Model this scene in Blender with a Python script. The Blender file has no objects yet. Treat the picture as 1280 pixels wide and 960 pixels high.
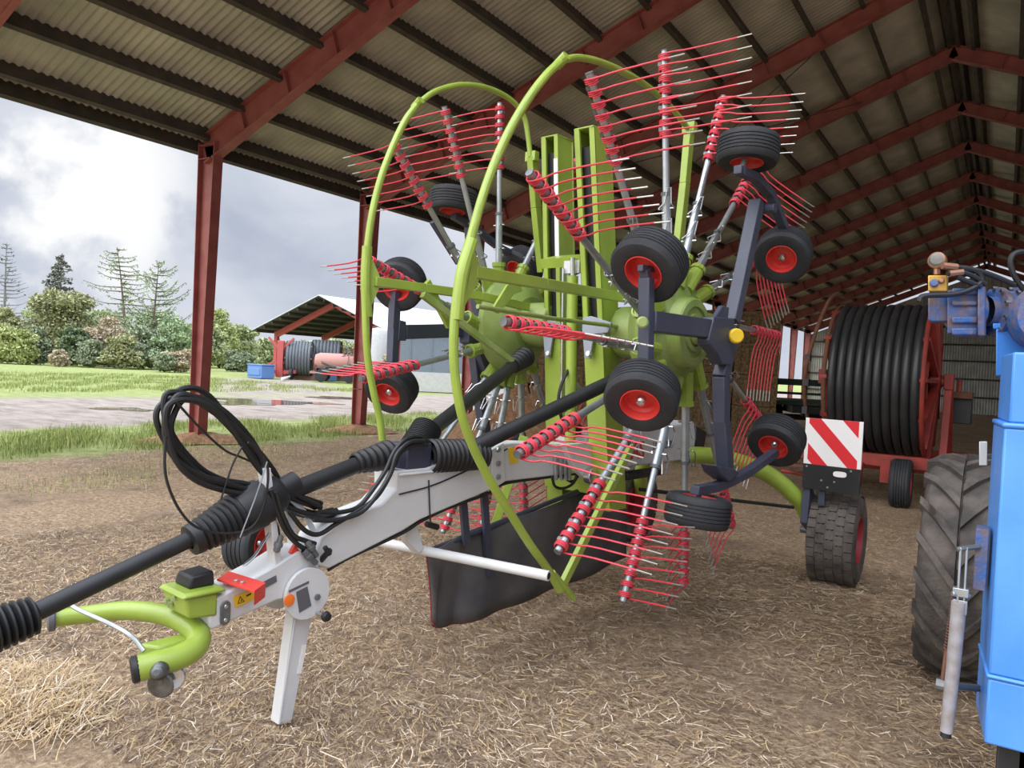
import bpy, math, random
import numpy as np
from mathutils import Vector, Matrix

random.seed(7); rng = np.random.default_rng(7)
SC = bpy.context.scene
COL = SC.collection
PI = math.pi
R = math.radians

# ---------------------------------------------------------------- camera, sky, sun, exposure
CAM_H, FPX = 1.65, 950.0
YAW, PITCH, ROLL = R(33.0), R(-1.3), R(2.8)          # yaw left of the barn axis (+Y)
_f = Vector((-math.sin(YAW)*math.cos(PITCH), math.cos(YAW)*math.cos(PITCH), math.sin(PITCH)))
_r0 = Vector((math.cos(YAW), math.sin(YAW), 0)); _u0 = _r0.cross(_f)
CR = math.cos(ROLL)*_r0 + math.sin(ROLL)*_u0
CU = -math.sin(ROLL)*_r0 + math.cos(ROLL)*_u0
CF = _f
CO = Vector((0, 0, CAM_H))
cd = bpy.data.cameras.new('camera'); cam = bpy.data.objects.new('camera', cd); COL.objects.link(cam)
cd.sensor_fit = 'HORIZONTAL'; cd.sensor_width = 36.0; cd.lens = FPX/1280*36.0
cd.clip_start = 0.05; cd.clip_end = 600
cam.matrix_world = Matrix(((CR.x, CU.x, -CF.x, CO.x), (CR.y, CU.y, -CF.y, CO.y), (CR.z, CU.z, -CF.z, CO.z), (0, 0, 0, 1)))
SC.camera = cam
SC.view_settings.view_transform = 'Standard'; SC.view_settings.look = 'None'
SC.view_settings.gamma = 1.0; SC.view_settings.use_curve_mapping = False
SC.view_settings.exposure = 0.24

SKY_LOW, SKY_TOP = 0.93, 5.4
SUN_E, SUN_ANGLE = 2.6, 75
wd = bpy.data.worlds.new('overcast_sky'); SC.world = wd; wd.use_nodes = True
def sky():
    nt = wd.node_tree; nt.nodes.clear(); N = nt.nodes.new; L = nt.links.new
    out = N('ShaderNodeOutputWorld'); bg = N('ShaderNodeBackground')
    tc = N('ShaderNodeTexCoord'); mp = N('ShaderNodeMapping'); mp.inputs['Scale'].default_value = (1, 1, 2.2)
    mp.inputs['Location'].default_value = (0.35, 0.2, 0.1)
    n1 = N('ShaderNodeTexNoise'); n1.inputs['Scale'].default_value = 3.6; n1.inputs['Detail'].default_value = 7; n1.inputs['Roughness'].default_value = 0.5; n1.inputs['Distortion'].default_value = 0.35
    rp = N('ShaderNodeValToRGB'); e = rp.color_ramp.elements
    e[0].position = 0.34; e[0].color = (0.43, 0.475, 0.58, 1)
    e[1].position = 0.68; e[1].color = (0.68, 0.71, 0.78, 1)
    m = rp.color_ramp.elements.new(0.50); m.color = (0.55, 0.59, 0.68, 1)
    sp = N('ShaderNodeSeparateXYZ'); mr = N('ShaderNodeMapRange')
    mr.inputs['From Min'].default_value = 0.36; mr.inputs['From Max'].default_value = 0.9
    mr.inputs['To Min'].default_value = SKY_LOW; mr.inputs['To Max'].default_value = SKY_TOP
    L(tc.outputs['Generated'], mp.inputs['Vector']); L(mp.outputs['Vector'], n1.inputs['Vector']); L(n1.outputs['Fac'], rp.inputs['Fac'])
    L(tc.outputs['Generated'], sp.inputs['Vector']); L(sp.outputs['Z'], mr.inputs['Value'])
    # one sunlit cumulus low in the west
    def mth(op, a, b_):
        x = N('ShaderNodeMath'); x.operation = op
        for i, q in enumerate((a, b_)):
            if isinstance(q, (int, float)): x.inputs[i].default_value = q
            else: L(q, x.inputs[i])
        return x.outputs[0]
    dt = N('ShaderNodeVectorMath'); dt.operation = 'DOT_PRODUCT'; dt.inputs[1].default_value = (CF + CR*((62-640)/FPX) - CU*((232-480)/FPX)).normalized(); L(tc.outputs['Generated'], dt.inputs[0])
    n2 = N('ShaderNodeTexNoise'); n2.inputs['Scale'].default_value = 9; n2.inputs['Detail'].default_value = 7; L(tc.outputs['Generated'], n2.inputs['Vector'])
    r1 = N('ShaderNodeMapRange'); r1.interpolation_type = 'SMOOTHSTEP'; r1.inputs['From Min'].default_value = .982; r1.inputs['From Max'].default_value = 1.0; L(dt.outputs['Value'], r1.inputs['Value'])
    r2 = N('ShaderNodeMapRange'); r2.interpolation_type = 'SMOOTHSTEP'; r2.inputs['From Min'].default_value = .42; r2.inputs['From Max'].default_value = .60; L(n2.outputs['Fac'], r2.inputs['Value'])
    bo = mth('MULTIPLY', r1.outputs['Result'], r2.outputs['Result'])
    mx = N('ShaderNodeMix'); mx.data_type = 'RGBA'; L(bo, mx.inputs[0]); L(rp.outputs['Color'], mx.inputs[6]); mx.inputs[7].default_value = (1.0, 1.0, .99, 1)
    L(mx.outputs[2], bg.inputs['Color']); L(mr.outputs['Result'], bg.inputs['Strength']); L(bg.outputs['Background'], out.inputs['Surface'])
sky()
sd = bpy.data.lights.new('veiled_sun', 'SUN'); sd.energy = SUN_E; sd.angle = R(SUN_ANGLE); sd.color = (1.0, 0.97, 0.92)
so = bpy.data.objects.new('veiled_sun', sd); COL.objects.link(so)
so.rotation_euler = Vector((0.35, 0.85, -0.62)).to_track_quat('-Z', 'Y').to_euler()   # from behind and to the left of the camera

# ---------------------------------------------------------------- helpers
def lin(r, g, b):
    f = lambda c: (c/255/12.92) if c/255 <= 0.04045 else ((c/255+0.055)/1.055)**2.4
    return (f(r), f(g), f(b), 1)
def mat(name, rgb, rough=0.6, metal=0.0, var=0.0, vscale=6.0, bump=0.0, bscale=40.0, rgb2=None, spec=0.5, coat=0.0):
    m = bpy.data.materials.new(name); m.use_nodes = True; nt = m.node_tree; b = nt.nodes['Principled BSDF']
    N = nt.nodes.new; L = nt.links.new
    c1 = lin(*rgb); b.inputs['Base Color'].default_value = c1
    b.inputs['Roughness'].default_value = rough; b.inputs['Metallic'].default_value = metal
    b.inputs['Specular IOR Level'].default_value = spec; b.inputs['Coat Weight'].default_value = coat
    tc = None
    if var or rgb2:
        tc = N('ShaderNodeTexCoord'); n = N('ShaderNodeTexNoise'); n.inputs['Scale'].default_value = vscale; n.inputs['Detail'].default_value = 5
        rp = N('ShaderNodeValToRGB'); rp.color_ramp.elements[0].position = 0.35; rp.color_ramp.elements[1].position = 0.68
        c2 = lin(*rgb2) if rgb2 else tuple(min(1, c*(1+var)) for c in c1[:3])+(1,)
        rp.color_ramp.elements[0].color = c1 if rgb2 else tuple(c*(1-var) for c in c1[:3])+(1,)
        rp.color_ramp.elements[1].color = c2
        L(tc.outputs['Object'], n.inputs['Vector']); L(n.outputs['Fac'], rp.inputs['Fac']); L(rp.outputs['Color'], b.inputs['Base Color'])
    if bump:
        tc = tc or N('ShaderNodeTexCoord'); n2 = N('ShaderNodeTexNoise'); n2.inputs['Scale'].default_value = bscale; n2.inputs['Detail'].default_value = 4
        bp = N('ShaderNodeBump'); bp.inputs['Strength'].default_value = bump; bp.inputs['Distance'].default_value = 0.02
        L(tc.outputs['Object'], n2.inputs['Vector']); L(n2.outputs['Fac'], bp.inputs['Height']); L(bp.outputs['Normal'], b.inputs['Normal'])
    return m

M = {}
M['green'] = mat('seed_green_paint', (146, 168, 66), 0.38, var=0.10, vscale=5, coat=0.2)
M['green_dusty'] = mat('dusty_green_paint', (122, 144, 66), 0.55, rgb2=(146, 160, 98), vscale=7)
M['grey_paint'] = mat('light_grey_paint', (205, 206, 206), 0.42, var=0.05, vscale=4, coat=0.15)
M['panel'] = mat('panel_grey', (196, 197, 198), 0.5, var=0.04)
M['char'] = mat('charcoal_paint', (62, 66, 82), 0.42, var=0.12, vscale=6)
M['steel'] = mat('galvanised_tube', (168, 174, 178), 0.38, 0.75, var=0.12, vscale=14)
M['steel_dk'] = mat('dull_steel', (112, 116, 118), 0.5, 0.55, var=0.2, vscale=12)
M['chrome'] = mat('bright_steel', (205, 208, 210), 0.22, 0.95)
M['tine'] = mat('red_tine_paint', (206, 62, 76), 0.45)
M['tine_bare'] = mat('bare_tine_steel', (170, 165, 160), 0.4, 0.6)
M['rubber'] = mat('tyre_rubber', (42, 44, 48), 0.7, var=0.25, vscale=9, bump=0.15, bscale=60)
M['rubber_dusty'] = mat('dusty_tyre_rubber', (62, 58, 56), 0.85, rgb2=(98, 90, 84), vscale=8, bump=0.3, bscale=50)
M['plastic'] = mat('black_plastic', (30, 31, 33), 0.5, var=0.25, vscale=10)
M['boot'] = mat('black_rubber_boot', (26, 27, 29), 0.55)
M['hose'] = mat('black_hose', (28, 29, 31), 0.5)
M['rim'] = mat('red_rim_paint', (208, 58, 52), 0.45, var=0.06)
M['rim_dk'] = mat('dull_red_rim', (150, 42, 48), 0.6, var=0.15)
M['yellow'] = mat('yellow_plastic', (228, 190, 42), 0.45)
M['orange'] = mat('orange_plastic', (240, 120, 40), 0.45)
M['redplate'] = mat('red_plate_paint', (226, 66, 56), 0.5)
M['white'] = mat('white_film', (235, 232, 230), 0.5)
M['signred'] = mat('sign_red_film', (214, 40, 48), 0.45)
M['label_dk'] = mat('dark_label', (92, 92, 98), 0.5)
M['ink'] = mat('black_ink', (24, 22, 20), 0.6)
M['letter_red'] = mat('lettering_red', (200, 44, 52), 0.5)
M['letter_grey'] = mat('lettering_grey', (92, 94, 98), 0.5)
M['curtain'] = mat('black_curtain_cloth', (70, 70, 73), 0.7, rgb2=(94, 91, 90), vscale=4, bump=0.1, bscale=25)
M['hem'] = mat('dark_red_hem', (120, 34, 40), 0.7)
M['barnred'] = mat('barn_red_steel', (140, 72, 68), 0.62, rgb2=(158, 92, 86), vscale=3, bump=0.05)
M['purlin'] = mat('dark_purlin', (62, 57, 52), 0.8, rgb2=(82, 74, 64), vscale=4)  # dark tone includes the shade around the roof purlins
M['bale'] = mat('old_straw_bale', (84, 68, 46), 0.95, rgb2=(134, 108, 74), vscale=14, bump=0.8, bscale=70)
M['twine'] = mat('bale_twine', (60, 66, 50), 0.8)
M['heap'] = mat('brown_heap', (120, 88, 62), 0.95, rgb2=(164, 126, 92), vscale=12, bump=0.8, bscale=40)
M['blue'] = mat('bright_blue_paint', (66, 132, 214), 0.42, rgb2=(84, 148, 226), vscale=3, coat=0.15)
M['blue_worn'] = mat('worn_blue_paint', (48, 90, 146), 0.55, rgb2=(112, 92, 84), vscale=22, bump=0.3)
M['reelred'] = mat('reel_red_paint', (150, 48, 40), 0.6, rgb2=(118, 44, 36), vscale=5)
M['reelhose'] = mat('reel_hose_black', (44, 45, 47), 0.42, var=0.2, vscale=3)
M['rust'] = mat('rusty_steel', (112, 70, 50), 0.8, rgb2=(84, 58, 46), vscale=12)
M['green_dk'] = mat('dark_green_paint', (44, 62, 48), 0.6, var=0.2)
M['brass'] = mat('gauge_brass', (150, 108, 84), 0.4, 0.5)
M['mustard'] = mat('mustard_block_paint', (196, 156, 74), 0.5, var=.1, vscale=20)
M['lever'] = mat('worn_grey_lever_paint', (150, 150, 156), 0.5, rgb2=(128, 120, 116), vscale=18)
M['glass'] = mat('gauge_glass', (70, 66, 62), 0.08, 0.0, spec=0.8)
M['bark'] = mat('bark', (92, 84, 74), 0.95, rgb2=(120, 112, 100), vscale=10)
M['bark_grey'] = mat('grey_bark', (128, 128, 128), 0.95)
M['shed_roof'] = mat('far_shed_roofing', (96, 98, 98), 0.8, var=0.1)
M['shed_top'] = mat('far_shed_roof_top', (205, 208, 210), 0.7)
M['far_red'] = mat('far_hazed_red_paint', (184, 84, 82), 0.6)  # red lightened so the colour itself carries the distance haze
M['far_pink'] = mat('faded_red_paint', (176, 128, 120), 0.7)
M['far_grey'] = mat('faded_grey_plastic', (96, 102, 108), 0.6, var=0.1)
M['far_blue'] = mat('faded_blue_plastic', (96, 132, 190), 0.6)
M['blockwall'] = mat('grey_shed_cladding', (112, 122, 134), 0.7, var=0.05)
M['concrete'] = mat('pale_concrete', (186, 186, 186), 0.85, var=0.06)
M['latch'] = mat('latch_grey', (136, 142, 152), 0.45, 0.2, var=.1)
M['ball'] = mat('worn_steel_ball', (112, 114, 112), 0.35, 0.8, var=.3, vscale=20)
M['white_pl'] = mat('white_plastic', (220, 222, 224), 0.5)

class MB:
    def __init__(s): s.v, s.f, s.m, s.mats = [], [], [], []
    def mi(s, m):
        if m not in s.mats: s.mats.append(m)
        return s.mats.index(m)
    def add(s, vs, fs, m):
        o = len(s.v); k = s.mi(m); s.v += [tuple(p) for p in vs]
        for f in fs: s.f.append(tuple(o+i for i in f)); s.m.append(k)
        return s
    def hexa(s, p, m):                      # 8 corners: bottom 4 ccw, top 4 ccw
        return s.add(p, [(3,2,1,0),(4,5,6,7),(0,1,5,4),(1,2,6,5),(2,3,7,6),(3,0,4,7)], m)
    def box(s, c, size, m, rot=None):
        x, y, z = (q/2 for q in size); c = Vector(c)
        p = [Vector(q) for q in ((-x,-y,-z),(x,-y,-z),(x,y,-z),(-x,y,-z),(-x,-y,z),(x,-y,z),(x,y,z),(-x,y,z))]
        if rot is not None: p = [rot @ q for q in p]
        return s.hexa([q+c for q in p], m)
    def beam(s, a, b, w, h, m, up=(0, 0, 1)):   # rectangular bar: w sideways, h along up
        a, b = Vector(a), Vector(b); d = (b-a).normalized(); sd_ = d.cross(Vector(up))
        if sd_.length < 1e-4: sd_ = d.cross(Vector((1, 0, 0)))
        sd_.normalize(); u = sd_.cross(d); sd_ = sd_*w/2; u = u*h/2
        return s.hexa([a-sd_-u, a+sd_-u, b+sd_-u, b-sd_-u, a-sd_+u, a+sd_+u, b+sd_+u, b-sd_+u], m)
    def tube(s, pts, r, m, n=10, cap=True, closed=False):
        pts = [Vector(p) for p in pts]; K = len(pts)
        rs = r if isinstance(r, (list, tuple)) else [r]*K
        prev = None; vs = []
        for i, p in enumerate(pts):
            t = (pts[(i+1) % K] if (closed or i < K-1) else p) - (pts[i-1] if (closed or i > 0) else p)
            if t.length < 1e-9: t = Vector((0, 0, 1))
            t.normalize()
            if prev is None:
                q = t.cross(Vector((0, 0, 1)));
                if q.length < 1e-3: q = t.cross(Vector((0, 1, 0)))
            else:
                q = prev - t*prev.dot(t)
                if q.length < 1e-6: q = t.cross(Vector((0.3, 0.5, 0.8)))
            q.normalize(); prev = q; w = t.cross(q)
            for k in range(n):
                an = 2*PI*k/n; vs.append(p + (q*math.cos(an)+w*math.sin(an))*rs[i])
        fs = []
        for i in range(K if closed else K-1):
            j = (i+1) % K
            for k in range(n): fs.append((i*n+k, i*n+(k+1) % n, j*n+(k+1) % n, j*n+k))
        if cap and not closed: fs.append(tuple(range(n-1, -1, -1))); fs.append(tuple((K-1)*n+k for k in range(n)))
        return s.add(vs, fs, m)
    def prism(s, poly, ext, m, m_side=None):
        poly = [Vector(p) for p in poly]; e = Vector(ext); n = len(poly)
        s.add(poly+[p+e for p in poly], [tuple(range(n-1, -1, -1)), tuple(range(n, 2*n))], m)
        return s.add(poly+[p+e for p in poly], [(i, (i+1) % n, n+(i+1) % n, n+i) for i in range(n)], m_side or m)
    def lathe(s, prof, o, ax, m, n=28, ms=None):  # prof: list of (radius, height along axis)
        o = Vector(o); ax = Vector(ax).normalized(); q = ax.cross(Vector((0, 0, 1)))
        if q.length < 1e-3: q = ax.cross(Vector((0, 1, 0)))
        q.normalize(); w = ax.cross(q); vs = []
        for r, h in prof:
            for k in range(n):
                an = 2*PI*k/n; vs.append(o+ax*h+(q*math.cos(an)+w*math.sin(an))*max(r, 1e-4))
        for i in range(len(prof)-1):
            fs = [(k, (k+1) % n, n+(k+1) % n, n+k) for k in range(n)]
            s.add(vs[i*n:(i+2)*n], fs, ms[i] if ms else m)
        return s
    def build(s, name, parent=None, smooth=30, bevel=0.0):
        me = bpy.data.meshes.new(name); me.from_pydata(s.v, [], s.f)
        for k in s.mats: me.materials.append(k)
        me.polygons.foreach_set('material_index', s.m)
        me.validate(); 
        import bmesh
        bm = bmesh.new(); bm.from_mesh(me); bmesh.ops.remove_doubles(bm, verts=bm.verts, dist=1e-5); bmesh.ops.recalc_face_normals(bm, faces=bm.faces); bm.to_mesh(me); bm.free()
        me.polygons.foreach_set('use_smooth', [True]*len(me.polygons)); me.set_sharp_from_angle(angle=R(smooth))
        ob = bpy.data.objects.new(name, me); COL.objects.link(ob)
        if parent is not None: ob.parent = parent
        if bevel:
            b = ob.modifiers.new('edge_round', 'BEVEL'); b.width = bevel; b.segments = 2; b.limit_method = 'ANGLE'; b.angle_limit = R(50)
        return ob
def tag(o, label=None, cat=None, group=None, kind=None):
    if label: o['label'] = label
    if cat: o['category'] = cat
    if group: o['group'] = group
    if kind: o['kind'] = kind
    return o
def empty(name, loc=(0, 0, 0), rz=0.0, **k):
    o = bpy.data.objects.new(name, None); COL.objects.link(o); o.location = loc; o.rotation_euler = (0, 0, rz)
    o.empty_display_size = 0.1
    return tag(o, **k)
def link_copy(o, parent=None, mtx=None):
    c = o.copy(); COL.objects.link(c)
    if parent is not None: c.parent = parent
    if mtx is not None: c.matrix_local = mtx
    for ch in list(o.children): link_copy(ch, c)
    return c
def frame_mtx(o, x, z):                     # matrix with local x, z axes
    x = Vector(x).normalized(); z = Vector(z); z = (z - x*z.dot(x)).normalized(); y = z.cross(x)
    return Matrix(((x.x, y.x, z.x, o[0]), (x.y, y.y, z.y, o[1]), (x.z, y.z, z.z, o[2]), (0, 0, 0, 1)))
def axis_mtx(o, z):                         # local z along the given axis
    z = Vector(z).normalized(); x = z.cross(Vector((0, 0, 1)))
    if x.length < 1e-3: x = Vector((1, 0, 0))
    return frame_mtx(o, x, z)
def smooth_path(p, k=6):
    p = [Vector(q) for q in p]; P = [2*p[0]-p[1]]+p+[2*p[-1]-p[-2]]; out = []
    for i in range(1, len(P)-2):
        for j in range(k):
            t = j/k; a, b, c, d = P[i-1:i+3]
            out.append(0.5*((2*b)+(c-a)*t+(2*a-5*b+4*c-d)*t*t+(3*b-a-3*c+d)*t**3))
    out.append(p[-1]); return out
def mesh_np(name, V, F, mats, mi=None, parent=None):   # big quad meshes from arrays
    me = bpy.data.meshes.new(name); nv, nf, k = len(V), len(F), F.shape[1]
    me.vertices.add(nv); me.vertices.foreach_set('co', np.asarray(V, np.float32).ravel())
    me.loops.add(nf*k); me.loops.foreach_set('vertex_index', np.asarray(F, np.int32).ravel())
    me.polygons.add(nf); me.polygons.foreach_set('loop_start', np.arange(0, nf*k, k, dtype=np.int32))
    try: me.polygons.foreach_set('loop_total', np.full(nf, k, np.int32))
    except Exception: pass
    for m in mats: me.materials.append(m)
    if mi is not None: me.polygons.foreach_set('material_index', np.asarray(mi, np.int32))
    me.update(); me.validate()
    ob = bpy.data.objects.new(name, me); COL.objects.link(ob)
    if parent is not None: ob.parent = parent
    return ob

# where a line of sight of the surveyed photograph meets a real plane of the scene
def ray(x, y): return CF + CR*((x-640)/FPX) - CU*((y-480)/FPX)
def gnd(x, y, z=0.0):
    v = ray(x, y); return CO + v*((z-CAM_H)/v.z)
def at(x, y, depth): return CO + ray(x, y)*depth
# rake frame: local (l, a, z): l towards the near side, a rearwards from the parking stand
TH = R(7.0); RD = Vector((math.sin(TH), math.cos(TH), 0)); RN = Vector((math.cos(TH), -math.sin(TH), 0)); RJ = Vector((-2.66, 2.31, 0))
def pl(x, y, l):
    v = ray(x, y); t = (l-(CO-RJ).dot(RN))/v.dot(RN); p = CO+v*t-RJ
    return Vector((p.dot(RN), p.dot(RD), p.z))
def trace(pts, l): return [pl(x, y, l if not isinstance(l, (list, tuple)) else l[i]) for i, (x, y) in enumerate(pts)]
# ================================================================ THE SETTING
def ground_material():
    m = bpy.data.materials.new('yard_ground'); m.use_nodes = True; nt = m.node_tree; b = nt.nodes['Principled BSDF']
    N = nt.nodes.new; L = nt.links.new
    b.inputs['Roughness'].default_value = 0.95; b.inputs['Specular IOR Level'].default_value = 0.15
    geo = N('ShaderNodeNewGeometry'); sx = N('ShaderNodeSeparateXYZ'); L(geo.outputs['Position'], sx.inputs['Vector'])
    def noise(scale, detail=5, rough=0.6, dist=0.0, sc=None):
        n = N('ShaderNodeTexNoise'); n.inputs['Scale'].default_value = scale; n.inputs['Detail'].default_value = detail
        n.inputs['Roughness'].default_value = rough; n.inputs['Distortion'].default_value = dist
        if sc:
            mp = N('ShaderNodeMapping'); mp.inputs['Scale'].default_value = sc; L(geo.outputs['Position'], mp.inputs['Vector']); L(mp.outputs['Vector'], n.inputs['Vector'])
        else: L(geo.outputs['Position'], n.inputs['Vector'])
        return n.outputs['Fac']
    def ramp(fac, stops):
        r = N('ShaderNodeValToRGB'); e = r.color_ramp.elements
        e[0].position, e[0].color = stops[0][0], lin(*stops[0][1]); e[1].position, e[1].color = stops[-1][0], lin(*stops[-1][1])
        for p, c in stops[1:-1]: q = e.new(p); q.color = lin(*c)
        L(fac, r.inputs['Fac']); return r.outputs['Color']
    def mix(f, a, b_):
        x = N('ShaderNodeMix'); x.data_type = 'RGBA'; L(f, x.inputs[0]); L(a, x.inputs[6]); L(b_, x.inputs[7]); return x.outputs[2]
    def math_(op, a, b_=None):
        x = N('ShaderNodeMath'); x.operation = op
        for i, q in enumerate((a, b_)):
            if q is None: continue
            if isinstance(q, (int, float)): x.inputs[i].default_value = q
            else: L(q, x.inputs[i])
        return x.outputs[0]
    def step(v, lo, hi):
        r = N('ShaderNodeMapRange'); r.inputs['From Min'].default_value = lo; r.inputs['From Max'].default_value = hi; L(v, r.inputs['Value']); return r.outputs['Result']
    straw = ramp(noise(26, 8, 0.75, 0.6), [(0.30, (96, 80, 66)), (0.45, (152, 129, 104)), (0.57, (192, 168, 140)), (0.74, (224, 208, 180))])
    dirt = ramp(noise(5, 6, 0.65), [(0.3, (106, 90, 77)), (0.7, (176, 154, 130))])
    base = mix(step(noise(1.1, 4, 0.6), 0.30, 0.54), dirt, straw)
    grass = ramp(noise(3.0, 7, 0.7), [(0.3, (112, 124, 72)), (0.5, (140, 150, 92)), (0.72, (166, 170, 120))])
    gravel = ramp(noise(2.2, 8, 0.7, 0.0, (0.4, 1.0, 1)), [(0.3, (114, 105, 97)), (0.5, (150, 140, 130)), (0.75, (174, 165, 156))])
    wob = math_('MULTIPLY', math_('SUBTRACT', noise(0.55, 5, 0.6), 0.5), 3.4)
    X = math_('ADD', sx.outputs['X'], wob)
    c = mix(step(X, -11.2, -12.0), base, grass)
    c = mix(step(X, -15.2, -16.2), c, gravel)
    c = mix(step(X, -24.0, -26.5), c, grass)
    # a side track running off to the upper left of the yard
    s2 = math_('ADD', math_('MULTIPLY', sx.outputs['X'], 0.55), math_('MULTIPLY', sx.outputs['Y'], 0.83)); s2 = math_('ADD', s2, wob)
    band = math_('MULTIPLY', step(s2, 0.5, 2.5), step(s2, 9.0, 7.0)); band = math_('MULTIPLY', band, step(sx.outputs['X'], -24.0, -27.0)); band = math_('MULTIPLY', band, step(sx.outputs['X'], -46.0, -40.0))
    c = mix(band, c, gravel)
    L(c, b.inputs['Base Color'])
    bp = N('ShaderNodeBump'); bp.inputs['Strength'].default_value = 0.9; bp.inputs['Distance'].default_value = 0.03
    L(noise(30, 6, 0.75), bp.inputs['Height']); L(bp.outputs['Normal'], b.inputs['Normal'])
    return m
GM = ground_material()
def grid(name, x0, x1, y0, y1, nx, ny, amp, z=0.0):
    xs = np.linspace(x0, x1, nx); ys = np.linspace(y0, y1, ny); XX, YY = np.meshgrid(xs, ys)
    Z = z + amp*(np.sin(XX*1.9+YY*0.7)+np.sin(YY*2.3-XX*1.1)+np.sin(XX*4.1+1.3)*np.sin(YY*3.7))/3 + amp*0.4*rng.standard_normal(XX.shape)
    V = np.stack([XX, YY, Z], -1).reshape(-1, 3); i = np.arange(nx*ny).reshape(ny, nx)
    F = np.stack([i[:-1, :-1], i[:-1, 1:], i[1:, 1:], i[1:, :-1]], -1).reshape(-1, 4)
    ob = mesh_np(name, V, F, [GM]); ob.data.polygons.foreach_set('use_smooth', [True]*len(F)); return ob
tag(grid('floor', -11.4, 9.6, 0.5, 60, 190, 260, 0.018), 'straw-littered earth floor under the barn roof', 'floor', kind='structure')
gm = MB(); gm.add([(-330, -60, -0.04), (40, -60, -0.04), (40, 330, -0.04), (-330, 330, -0.04)], [(0, 1, 2, 3)], GM)
tag(gm.build('ground'), 'grass and gravel yard outside the barn', 'ground', kind='structure')

XE, XR, ZE, ZR = -12.7, -1.5, 5.55, 10.0
YF, YB, DY = 4.5, 59.1, 4.2
XRT = 2*XR-XE
slope = (ZR-ZE)/(XR-XE)
# steel portal frames: haunched posts, rafters on both slopes
def frame(y, i):
    f = empty('portal_frame', (XR, y, 0)); tag(f, 'red steel portal frame of the barn', 'portal frame', 'red portal frames', 'structure')
    for s in (-1, 1):
        hw = XR-XE
        p = MB(); w = 0.20
        # web and two flanges, deeper at the top than at the foot
        b0, b1, t0, t1 = -hw-0.02, -hw+0.24, -hw-0.06, -hw+0.40
        def q(x, z, yy): return (-s*x if s > 0 else x, yy, z) if False else ((x if s < 0 else -x), yy, z)
        for (xa, xb) in ((b0, t0), (b1, t1)):
            p.hexa([q(xa, 0, -w/2), q(xa+0.018, 0, -w/2), q(xa+0.018, 0, w/2), q(xa, 0, w/2), q(xb, ZE-0.05, -w/2), q(xb+0.018, ZE-0.05, -w/2), q(xb+0.018, ZE-0.05, w/2), q(xb, ZE-0.05, w/2)], M['barnred'])
        p.hexa([q(b0, 0, -0.008), q(b1, 0, -0.008), q(b1, 0, 0.008), q(b0, 0, 0.008), q(t0, ZE-0.05, -0.008), q(t1, ZE-0.05, -0.008), q(t1, ZE-0.05, 0.008), q(t0, ZE-0.05, 0.008)], M['barnred'])
        for zz in (ZE-0.35, ZE-0.1): p.box(q((t0+t1)/2, zz, 0), (0.42, w, 0.016), M['barnred'])
        if s < 0: p.lathe([(0.16, 0), (0.16, 0.02)], (b0+0.13, 0, 0.95), (0, 0, 1), M['rust'], 12)
        p.build('post', f)
        r = MB(); n = 6
        a = Vector(q(t0, ZE+0.05, 0)); e = Vector((0, 0, ZR-0.02)); d = (e-a).normalized(); up = Vector((-d.z*(1 if s < 0 else -1), 0, abs(d.x)))
        h0, h1 = 0.52, 0.34
        r.hexa([a-up*h0+Vector((0, -w/2, 0)), a-up*h0+Vector((0, w/2, 0)), e-up*h1+Vector((0, w/2, 0)), e-up*h1+Vector((0, -w/2, 0)),
                a-up*(h0-.018)+Vector((0, -w/2, 0)), a-up*(h0-.018)+Vector((0, w/2, 0)), e-up*(h1-.018)+Vector((0, w/2, 0)), e-up*(h1-.018)+Vector((0, -w/2, 0))], M['barnred'])
        r.hexa([a-up*.018+Vector((0, -w/2, 0)), a-up*.018+Vector((0, w/2, 0)), e-up*.018+Vector((0, w/2, 0)), e-up*.018+Vector((0, -w/2, 0)),
                a+Vector((0, -w/2, 0)), a+Vector((0, w/2, 0)), e+Vector((0, w/2, 0)), e+Vector((0, -w/2, 0))], M['barnred'])
        g = Vector((0, 0.008, 0))
        r.hexa([a-up*h0-g, a-up*h0+g, e-up*h1+g, e-up*h1-g, a-g, a+g, e+g, e-g], M['barnred'])
        for k in range(1, 10):
            t = k/10; c = a.lerp(e, t); hh = h0+(h1-h0)*t
            r.beam(c-up*hh, c, w*0.9, 0.012, M['barnred'], up=d)
        r.build('rafter', f)
    return f
NF = 14
for i in range(NF): frame(YF+DY*i, i)
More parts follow.
